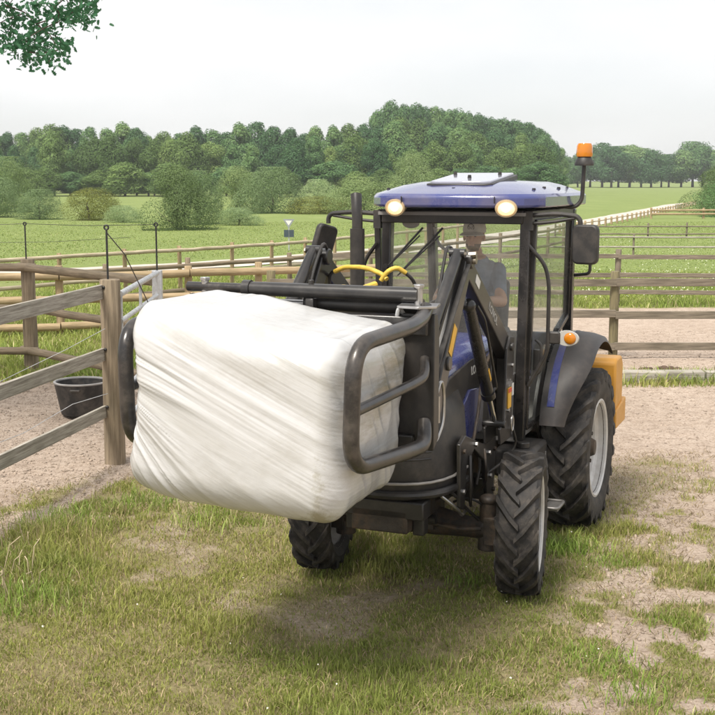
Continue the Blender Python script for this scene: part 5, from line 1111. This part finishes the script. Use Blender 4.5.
hill = [(366, 128), (376, 104), (390, 98), (404, 98), (418, 100), (434, 101), (448, 104), (462, 104), (476, 108), (490, 112), (504, 114), (518, 114), (530, 121), (542, 132), (553, 142)]
for px, yt in [(a+dx_, b_+dy_) for a, b_ in hill for dx_, dy_ in ((0, 0), (7, 3))]:
    tree_px(px, yt+random.uniform(-2, 3), 305+random.uniform(-10, 10), 'hill', [0, 1, 3], 0.85)
for px, yt in hill[:-1]:
    tree_px(px+random.uniform(-5, 5), yt+16+random.uniform(-3, 6), 268+random.uniform(-8, 8), 'hill', [0, 1, 2, 4], 1.0)
for px in range(350, 548, 21):
    tree_px(px+random.uniform(-5, 5), 146+random.uniform(-8, 8), 232+random.uniform(-8, 8), 'hill', [2, 4, 0], 1.0)
x = -50
while x < 560:
    tree_px(x, 166+random.uniform(-7, 6), 214+random.uniform(-5, 5), 'under', [0, 1, 4], 2.2); x += random.uniform(22, 30)
x = 556
while x < 800:
    tree_px(x, 149+random.uniform(-4, 5)+4*math.sin(x*0.07), 470+random.uniform(-15, 25), 'row', [0, 1], 1.2, 'avenue_tree', AV, 15.0); x += random.uniform(7, 13)
# each wood tree is told apart by what it rises behind
LM = [(-40, 'beyond the left frame edge'), (12, 'at the left frame edge'), (40, 'above the grey green shrub'), (88, 'above the yellowish shrub'), (125, 'above the low pale shrub'), (178, 'behind the big round shrub'), (235, 'behind the dark green shrub'), (272, 'behind the white flecked shrub'), (318, 'left of the exhaust pipe'), (350, 'behind the exhaust pipe'), (392, 'above the left cab lamp'), (430, 'above the left roof edge'), (465, 'above the roof hatch'), (505, 'above the right cab lamp'), (545, 'above the right roof corner'), (587, 'behind the amber beacon'), (625, 'just right of the beacon'), (665, 'where the dirt road ends'), (705, 'at the right frame edge'), (760, 'beyond the right frame edge')]
_sets = {}
for o in WOOD:
    px = o['_px']; lm = min(LM, key=lambda q: abs(q[0]-px))[1]; _sets.setdefault((o['_row'], lm), []).append(o)
for (row, lm), os_ in _sets.items():
    os_.sort(key=lambda o: o['_px']); n_ = len(os_)
    word = {1: [''], 2: ['left one of two, ', 'right one of two, '], 3: ['leftmost of three, ', 'middle of three, ', 'rightmost of three, ']}.get(n_, ['%s of several, ' % w for w in ('first', 'second', 'third', 'fourth', 'fifth', 'sixth', 'seventh')])
    for o, w in zip(os_, word): o['label'] = w+ROWS[row]+' '+lm
    for o in os_: del o['_px']; del o['_row']
# shrubs in the fields: (x0, x1, top, base, leaf, label)
SH = {k: [(crown('crown', 4, 5.0, 0.0, 24, 26000, 0.048, m_, 0.55, 31+i, 0.78), trunk('trunk', 2.6, 0.10, 6, 1.4, 40+i, 0.1)), (crown('crown', 4, 4.4, 0.0, 20, 24000, 0.048, m_, 0.5, 51+i, 0.78), trunk('trunk', 2.6, 0.10, 6, 1.4, 60+i, 0.1))] for i, (k, m_) in enumerate((('mid', LF_SAGE), ('pale', LF_PALE), ('yel', LF_YEL), ('dark', LF_DARK)))}
shr = [(-6, 36, 158, 212, 'mid', 'bright green small tree rising above the shrubs at the left frame edge'), (-25, 22, 178, 217, 'pale', 'pale green shrub at the left frame edge'), (17, 63, 190, 219, 'pale', 'grey green shrub left of the yellowish one'),
       (62, 116, 188, 220, 'yel', 'yellowish shrub in the left field'), (104, 142, 206, 222, 'pale', 'low pale shrub right of the yellowish one'), (148, 206, 167, 229, 'mid', 'big round shrub standing forward in the left field'),
       (178, 222, 172, 224, 'pale', 'pale shrub leaning against the big round one'), (214, 258, 167, 212, 'mid', 'dark green shrub between the big round one and the white flecked one'), (244, 300, 168, 213, 'pale', 'large white flecked shrub in the field left of the exhaust'),
       (220, 258, 208, 225, 'pale', 'low rounded pale bush in front of the white flecked shrub'), (300, 336, 180, 206, 'pale', 'pale shrub left of the exhaust, farther back'), (288, 350, 196, 213, 'yel', 'low spreading pale bush behind the road sign'),
       (332, 398, 178, 214, 'mid', 'green shrub behind the exhaust pipe'), (392, 436, 155, 200, 'mid', 'leafy shrub behind the left edge of the cab roof'), (425, 462, 152, 192, 'pale', 'pale shrub behind the cab roof hatch'), (690, 740, 168, 214, 'mid', 'green shrub at the right frame edge beside the road'), (698, 760, 182, 216, 'dark', 'dark bush in front of the shrub at the right frame edge')]
for i, (x0, x1, yt, yb, k, lab) in enumerate(shr):
    g_ = gnd((x0+x1)/2, yb); Y = g_.y; h = at_depth(0, yt, Y).z; wd = (x1-x0)/F_PX*Y
    cm, tm = SH[k][i % 2]; w = wd/(4.7 if i % 2 == 0 else 4.1)
    plant('shrub', cm, tm, (g_.x, Y, 0), (w, w, h/4.0), random.uniform(0, 6.28), lab, 'shrub', 'shrubs in the fields')

# ------------------------------------------------------------------ oak whose branch hangs in at the top left
def oak():
    base = Vector((-7.3, 12.6, 0)); O_ = empty('oak_tree', base); tag(O_, 'oak tree beyond the left edge, its leafy branch hanging in at the top', 'tree')
    b = MB(); b.tube([(0, 0, -0.3), (0, 0, 0.4), (0.1, 0, 2), (0.2, 0.1, 4), (0.1, 0.2, 6.5), (0.2, 0.3, 9)], 0.3, 14, True, [0.42, 0.33, 0.28, 0.24, 0.17, 0.04], wob=0.04)
    tips = []
    # twig end points measured against the sky, all at about the trunk's distance
    marks = [(8, 6), (22, 14), (38, 4), (36, 24), (34, 40), (28, 52), (30, 60), (46, 46), (50, 62), (58, 50), (62, 44), (58, 22), (66, 18), (74, 12), (80, 4), (88, 12), (90, 20), (54, 8), (6, 34), (4, 46), (15, 47), (12, 22), (44, 32), (24, 40), (-10, 10), (-14, 30), (-8, -14), (20, -12), (50, -14), (76, -12), (92, -6)]
    for k, (px, py) in enumerate(marks): tips.append(at_depth(px, py, 12.4+0.9*math.sin(k*2.1))-base)
    limb = [Vector((0.2, 0.1, 4.2)), Vector((1.2, 0.1, 4.95)), Vector((2.4, 0, 5.08)), Vector((3.3, -0.1, 4.98)), Vector((4.1, -0.1, 4.88))]
    b.tube(limb, 0.1, 9, True, [0.12, 0.09, 0.06, 0.035, 0.015])
    nodes = list(limb[2:]); rest = sorted(tips, key=lambda t: min((t-q).length for q in limb[2:]))
    for t in rest:
        j = min(nodes, key=lambda q: (q-t).length); mid = j.lerp(t, 0.5)+Vector((0.02, 0.03, 0.03)); b.tube([j, mid, t], 0.008, 5, True, [0.008, 0.006, 0.0035]); nodes.append(t)
    others = []
    rd = random.Random(4)
    for k in range(150):
        a = rd.uniform(0, 6.28); el_ = rd.uniform(-0.2, 1.4); q = Vector((math.cos(a)*math.cos(el_)*3.1, math.sin(a)*math.cos(el_)*3.1, 6.9+math.sin(el_)*3.2))*1.0
        p = base+q; d = p.y*_c-(p.z-CAM_H)*_s
        if d > 0.5 and p.x/d*F_PX+357.5 > -25 and p.y > 0: continue
        others.append(q)
    for k in range(0, len(others), 3):
        j = Vector((0.15, 0.2, min(8.5, others[k].z*0.75))); b.tube([j, j.lerp(others[k], 0.5), others[k]], 0.03, 5, True, [0.06, 0.04, 0.012])
    b.build('trunk', BARK, O_, ang=60)
    outline = [(0, -0.5), (0.10, -0.34), (0.24, -0.26), (0.13, -0.10), (0.30, 0.02), (0.16, 0.14), (0.28, 0.30), (0.12, 0.36), (0, 0.5), (-0.12, 0.36), (-0.28, 0.30), (-0.16, 0.14), (-0.30, 0.02), (-0.13, -0.10), (-0.24, -0.26), (-0.10, -0.34)]
    vs = []; fs = []; tone = []; n_o = len(outline)
    def leaf(p, sz):
        u = Vector(rand_dirs(1)[0]); w = Vector(rand_dirs(1)[0]); u = u.normalized(); w = (w-u*w.dot(u)).normalized(); nn_ = u.cross(w); o = len(vs); tn = rng.random()-0.5
        vs.append(tuple(p)); tone.append(tn)
        for a, c in outline: vs.append(tuple(p+u*a*sz+w*c*sz+nn_*abs(a)*sz*0.35)); tone.append(tn)
        for i in range(n_o): fs.extend((o, o+1+i, o+1+(i+1) % n_o))
    for t in tips:
        for k in range(46): leaf(t+Vector(rng.normal(size=3)*np.array([0.065, 0.09, 0.055])), rng.uniform(0.05, 0.085))
    for q in others:
        for k in range(26): leaf(q+Vector(rng.normal(size=3)*0.42), rng.uniform(0.12, 0.2))
    me = raw_mesh('leaves', np.array(vs), np.array(fs), 3, LF_OAK, {'tone': (np.array(tone), 1)}); o = bpy.data.objects.new('leaves', me); COL.objects.link(o); o.parent = O_; kind(o, 'stuff')
oak()

# ------------------------------------------------------------------ grass blades
def grassmat():
    m, n, l, p = newmat('grass_blades'); o = n['Material Output']
    a = n.new('ShaderNodeAttribute'); a.attribute_name = 'col'
    l.new(a.outputs['Color'], p.inputs['Base Color']); p.inputs['Roughness'].default_value = 0.55; p.inputs['Specular IOR Level'].default_value = 0.25
    tr = n.new('ShaderNodeBsdfTranslucent'); l.new(a.outputs['Color'], tr.inputs[0]); ms = n.new('ShaderNodeMixShader'); ms.inputs[0].default_value = 0.3
    l.new(p.outputs[0], ms.inputs[1]); l.new(tr.outputs[0], ms.inputs[2]); l.new(ms.outputs[0], o.inputs['Surface']); return m
GM = grassmat()
def blades(name, P, hgt, wid, cols, lean):
    n = len(P); a = rng.random(n)*6.283; ax = np.stack([np.cos(a), np.sin(a), 0*a], -1); b_ = rng.random(n)*6.283; ld = np.stack([np.cos(b_), np.sin(b_), 0*b_], -1)*(lean*hgt)[:, None]
    up = np.array([0, 0, 1.0])*hgt[:, None]; w = wid[:, None]/2
    v = np.stack([P-ax*w, P+ax*w, P+ax*w*0.75+up*0.6+ld*0.35, P-ax*w*0.75+up*0.6+ld*0.35, P+up*np.sqrt(np.maximum(0.15, 1-lean**2*0.45))[:, None]+ld], 1)
    base = np.arange(n)[:, None]*5
    f = np.concatenate([base+np.array([0, 1, 2]), base+np.array([0, 2, 3]), base+np.array([3, 2, 4])], 1).ravel()
    c4 = np.concatenate([np.repeat(cols, 5, 0), np.ones((n*5, 1))], 1)
    me = raw_mesh(name, v.reshape(-1, 3), f, 3, GM, {'col': (c4, 4)}); o = bpy.data.objects.new(name, me); COL.objects.link(o); kind(o, 'stuff'); return o
def ground_z(X, Y, g):
    fade = np.exp(-np.maximum(0, Y-25)/30)*np.exp(-np.maximum(0, abs(X)-12)/10)
    return ((fbm(X*0.35, Y*0.35)-0.5)*0.06+(fbm(X*2.3+9, Y*2.3)-0.5)*0.03*(0.4+g)+(fbm(X*6+9, Y*6)-0.5)*0.045*(1-g)*(Y < 20))*fade-0.02
def grass_cols(X, Y, n, dryness):
    green = np.array([0.215, 0.252, 0.062]); lush = np.array([0.165, 0.235, 0.048]); dry = np.array([0.52, 0.43, 0.26]); pale = np.array([0.36, 0.385, 0.115])
    k = rng.random(n)[:, None]; c = green*(1-k)+pale*k
    z = sstep(0.45, 0.65, fbm(X*0.8+70, Y*0.8))[:, None]; c = c*(1-0.5*z)+lush*0.5*z
    dr = (rng.random(n) < dryness)[:, None]; c = np.where(dr, dry*(0.6+0.6*rng.random(n)[:, None]), c)
    return c*(0.85+0.5*rng.random(n))[:, None]*np.array([1.05, 1.0, 1.0])
def scatter(n, y0, y1, slope=0.36, margin=1.0, clump=0.0, ck=90):
    # uniform in area over a widening strip; optional clumping round tuft centres
    Y = y0+(y1-y0)*rng.random(n*2); wmax = slope*y1+margin; ok = rng.random(n*2) < (slope*Y+margin)/wmax; Y = Y[ok][:n]
    X = (rng.random(len(Y))*2-1)*(slope*Y+margin)
    if clump:
        nc = len(Y)//ck+1; id_ = rng.integers(0, nc, len(Y)); X = X[id_]+rng.normal(size=len(Y))*clump; Y = Y[id_]+rng.normal(size=len(Y))*clump
    return X, Y
rng = np.random.default_rng(99)
def lawn(name, n, y0, y1, hmin, hmax, wd, clump, ck, dry, thr=0.2, leanmax=0.9):
    X, Y = scatter(n, y0, y1, clump=clump, ck=ck); g = grass_amount(X, Y)
    keep = rng.random(len(X)) < sstep(thr, 0.95, g)*(0.35+0.65*sstep(0.30, 0.60, fbm(X*2.2+3, Y*2.2+31))); X, Y, g = X[keep], Y[keep], g[keep]
    tall = 0.55+0.9*sstep(0.40, 0.72, fbm(X*0.9+15, Y*0.9+44))+0.55*sstep(-0.6, -2.4, X)*sstep(9.3, 8.4, np.abs(Y-9.3)+8.0*0+8.3)
    h = (hmin+(hmax-hmin)*rng.random(len(X))**1.6)*tall*(0.45+0.55*g); w = wd*(0.6+0.8*rng.random(len(X)))
    dryv = dry*(0.6+1.2*sstep(0.40, 0.68, fbm(X*1.4+90, Y*1.4+9)))
    P = np.stack([X, Y, ground_z(X, Y, g)-0.004], -1)
    return blades(name, P, h, w, grass_cols(X, Y, len(X), dryv), rng.random(len(X))*leanmax)
lawn('grass', 240000, 5.2, 9.5, 0.022, 0.075, 0.0055, 0.0, 1, 0.17, 0.05)
lawn('grass', 90000, 5.2, 10.5, 0.04, 0.115, 0.0065, 0.045, 45, 0.12)
lawn('grass', 150000, 9.5, 13.5, 0.03, 0.09, 0.0075, 0.05, 30, 0.17)
# dead thatch lying flat
X, Y = scatter(36000, 5.2, 12.5); g = grass_amount(X, Y); kp = (g > 0.08) & (rng.random(len(X)) < 0.8); X, Y, g = X[kp], Y[kp], g[kp]; n = len(X)
blades('dry_grass', np.stack([X, Y, ground_z(X, Y, g)+0.002], -1), 0.02+0.05*rng.random(n), 0.004+0.004*rng.random(n), np.array([0.38, 0.30, 0.18])*(0.5+0.7*rng.random(n))[:, None], 1.3+0.8*rng.random(n))
# verge grass under and beyond the fences
X = -9+22*rng.random(230000); Y = 16.2+21*rng.random(230000)**1.2; g = grass_amount(X, Y); kp = rng.random(len(X)) < sstep(0.3, 0.9, g)
rd_ = np.min(np.abs(Y[:, None]-np.interp(X, RC[:, 0], RC[:, 1])[:, None]), axis=1) > 2.1; kp &= rd_
X, Y, g = X[kp], Y[kp], g[kp]; n = len(X)
cc = grass_cols(X, Y, n, 0.10*np.ones(n)); cc *= np.array([1.0, 1.12, 1.0])
blades('verge_grass', np.stack([X, Y, ground_z(X, Y, g)-0.01], -1), (0.06+0.16*rng.random(n))*(0.6+0.8*fbm(X*0.7, Y*0.7)), 0.012+0.012*rng.random(n), cc, 0.2+0.7*rng.random(n))
n = 16000; X = 2.0+8.5*rng.random(n); Y = 17.02+np.where(rng.random(n) < 0.7, 0.14+0.45*rng.random(n)**1.3, -0.14-0.35*rng.random(n)**1.6); kp = rng.random(n) < 0.25+0.75*sstep(0.35, 0.6, fbm(X*1.6, Y*0.7+5)); X, Y = X[kp], Y[kp]; n = len(X)
blades('verge_grass', np.stack([X, Y, ground_z(X, Y, grass_amount(X, Y))-0.01], -1), 0.04+0.11*rng.random(n), 0.008+0.008*rng.random(n), grass_cols(X, Y, n, 0.15*np.ones(n)), 0.2+0.8*rng.random(n))
# coarse field grass farther out
X = -45+110*rng.random(200000); Y = 34+50*rng.random(200000)**1.3; kp = (np.abs(X) < 0.40*Y+6) & (np.abs(Y-np.interp(X, RC[:, 0], RC[:, 1])) > 3.5); X, Y = X[kp], Y[kp]; n = len(X)
cc = grass_cols(X, Y, n, 0.06*np.ones(n)); cc *= np.array([1.15, 1.30, 1.25])
blades('meadow_grass', np.stack([X, Y, -0.03+0*X], -1), (0.035+0.035*rng.random(n))*(0.4+1.0*fbm(X*0.2, Y*0.2)), 0.03+0.03*rng.random(n), cc*0.5+np.array([0.225, 0.28, 0.10])*0.5, 0.3+0.8*rng.random(n))
# a few larger tufts and dead stalks
def tuft(px, py, n, h, spread, dry=0.1, label=None):
    c = gnd(px, py); X = c.x+rng.normal(size=n)*spread; Y = c.y+rng.normal(size=n)*spread; g = grass_amount(X, Y)
    return np.stack([X, Y, ground_z(X, Y, g)-0.005], -1), h*(0.5+0.6*rng.random(n)), np.full(n, dry)
T_ = [tuft(563, 546, 200, 0.17, 0.10), tuft(585, 548, 160, 0.12, 0.11), tuft(556, 552, 120, 0.15, 0.07), tuft(612, 562, 160, 0.07, 0.12), tuft(12, 560, 300, 0.14, 0.2, 0.3), tuft(60, 520, 260, 0.14, 0.22, 0.2), tuft(150, 500, 240, 0.15, 0.2, 0.25), tuft(210, 520, 220, 0.15, 0.2, 0.2), tuft(20, 600, 300, 0.16, 0.2, 0.1), tuft(470, 580, 120, 0.10, 0.12), tuft(330, 560, 160, 0.12, 0.15), tuft(640, 690, 220, 0.10, 0.15), tuft(600, 660, 220, 0.09, 0.14), tuft(680, 620, 160, 0.08, 0.13)]
P = np.concatenate([t[0] for t in T_]); h = np.concatenate([t[1] for t in T_]); dv = np.concatenate([t[2] for t in T_])
blades('grass_tufts', P, h, 0.006+0.004*rng.random(len(P)), grass_cols(P[:, 0], P[:, 1], len(P), dv)*np.array([0.9, 1.1, 0.9]), 0.2+0.7*rng.random(len(P)))
# clods and pebbles on sand and gravel
def pebbles(name, X, Y, size, m):
    n = len(X); g = grass_amount(X, Y); kp = g < 0.5; X, Y, g, size = X[kp], Y[kp], g[kp], size[kp]; n = len(X)
    oc = np.array([[1, 0, 0], [0, 1, 0], [-1, 0, 0], [0, -1, 0], [0, 0, 0.8], [0, 0, -0.6]]); v = oc[None]*(0.6+0.8*rng.random((n, 6, 1)))*size[:, None, None]
    a = rng.random(n)*6.28; ca, sa = np.cos(a)[:, None], np.sin(a)[:, None]; vx = v[..., 0]*ca-v[..., 1]*sa; vy = v[..., 0]*sa+v[..., 1]*ca
    v = np.stack([vx, vy, v[..., 2]], -1)+np.stack([X, Y, ground_z(X, Y, g)], -1)[:, None]
    tri = np.array([[0, 1, 4], [1, 2, 4], [2, 3, 4], [3, 0, 4], [1, 0, 5], [2, 1, 5], [3, 2, 5], [0, 3, 5]]); f = (np.arange(n)[:, None, None]*6+tri[None]).ravel()
    me = raw_mesh(name, v.reshape(-1, 3), f, 3, m); o = bpy.data.objects.new(name, me); COL.objects.link(o); kind(o, 'stuff')
SANDM = mat('sand_clod', (0.36, 0.29, 0.23), 0.95, 0, 0.35, 9)
X = -7.5+5.5*rng.random(22000); Y = 8.5+9*rng.random(22000); pebbles('sand_clods', X, Y, 0.006+0.020*rng.random(22000)**3, SANDM)
X = 1.5+8.5*rng.random(24000); Y = 6+17*rng.random(24000); pebbles('gravel', X, Y, 0.006+0.018*rng.random(24000)**3, SANDM)
X = -2.5+5*rng.random(5000); Y = 5.3+6*rng.random(5000); pebbles('soil_crumbs', X, Y, 0.004+0.012*rng.random(5000)**3, SANDM)
# white flowers and seed heads
def flowers(name, X, Y, z, size, col):
    n = len(X); c = np.stack([X, Y, z], -1); nr = rand_dirs(n)*0.4+np.array([0, -0.5, 0.8]); nr /= np.linalg.norm(nr, axis=1)[:, None]; v, f = leaf_quads(c, nr, size, 0.9)
    me = raw_mesh(name, v, f, 4, mat('petal_'+name, col, 0.8, 0, 0.1, 9)); o = bpy.data.objects.new(name, me); COL.objects.link(o); kind(o, 'stuff')
n = 4200; X = 2+22*rng.random(n); Y = 28.2+26*rng.random(n)**1.4; kp = rng.random(n) < sstep(0.35, 0.65, fbm(X*0.5, Y*0.5)); X, Y = X[kp], Y[kp]; n = len(X)
flowers('meadow_flowers', X, Y, 0.12+0.12*rng.random(n), 0.011+0.012*rng.random(n), (0.55, 0.57, 0.42))
n = 60; X, Y = scatter(n, 5.4, 11.5); g = grass_amount(X, Y); kp = g > 0.5; X, Y, g = X[kp], Y[kp], g[kp]; n = len(X)
flowers('daisies', X, Y, ground_z(X, Y, g)+0.045+0.05*rng.random(n), 0.004+0.005*rng.random(n), (0.62, 0.60, 0.52))
# pale dead stalks at the left
b = MB()
for k in range(16):
    c = gnd(random.uniform(0, 45), random.uniform(545, 600)); a = random.uniform(0, 6.28); hh = random.uniform(0.12, 0.28); dx, dy = math.cos(a)*hh*0.5, math.sin(a)*hh*0.5
    b.tube([(c.x, c.y, -0.02), (c.x+dx*0.4, c.y+dy*0.4, hh*0.7), (c.x+dx, c.y+dy, hh*random.uniform(0.7, 1.0))], 0.004, 5)
o = b.build('dead_stalks', mat('dead_stalk', (0.45, 0.37, 0.24), 0.9, 0, 0.2, 20)); kind(o, 'stuff')
HAZE = 0.00035
def haze():
    b = MB(); b.box((0, 330, 17.0), (900, 720, 36.4)); m, n, l, p = newmat('haze_air'); n.remove(p); pv = n.new('ShaderNodeVolumePrincipled')
    pv.inputs['Color'].default_value = (0.93, 0.95, 0.97, 1); pv.inputs['Density'].default_value = HAZE; pv.inputs['Anisotropy'].default_value = 0.2
    l.new(pv.outputs[0], n['Material Output'].inputs['Volume']); o = b.build('haze', m, flat=True); kind(o, 'stuff')
if HAZE: haze()
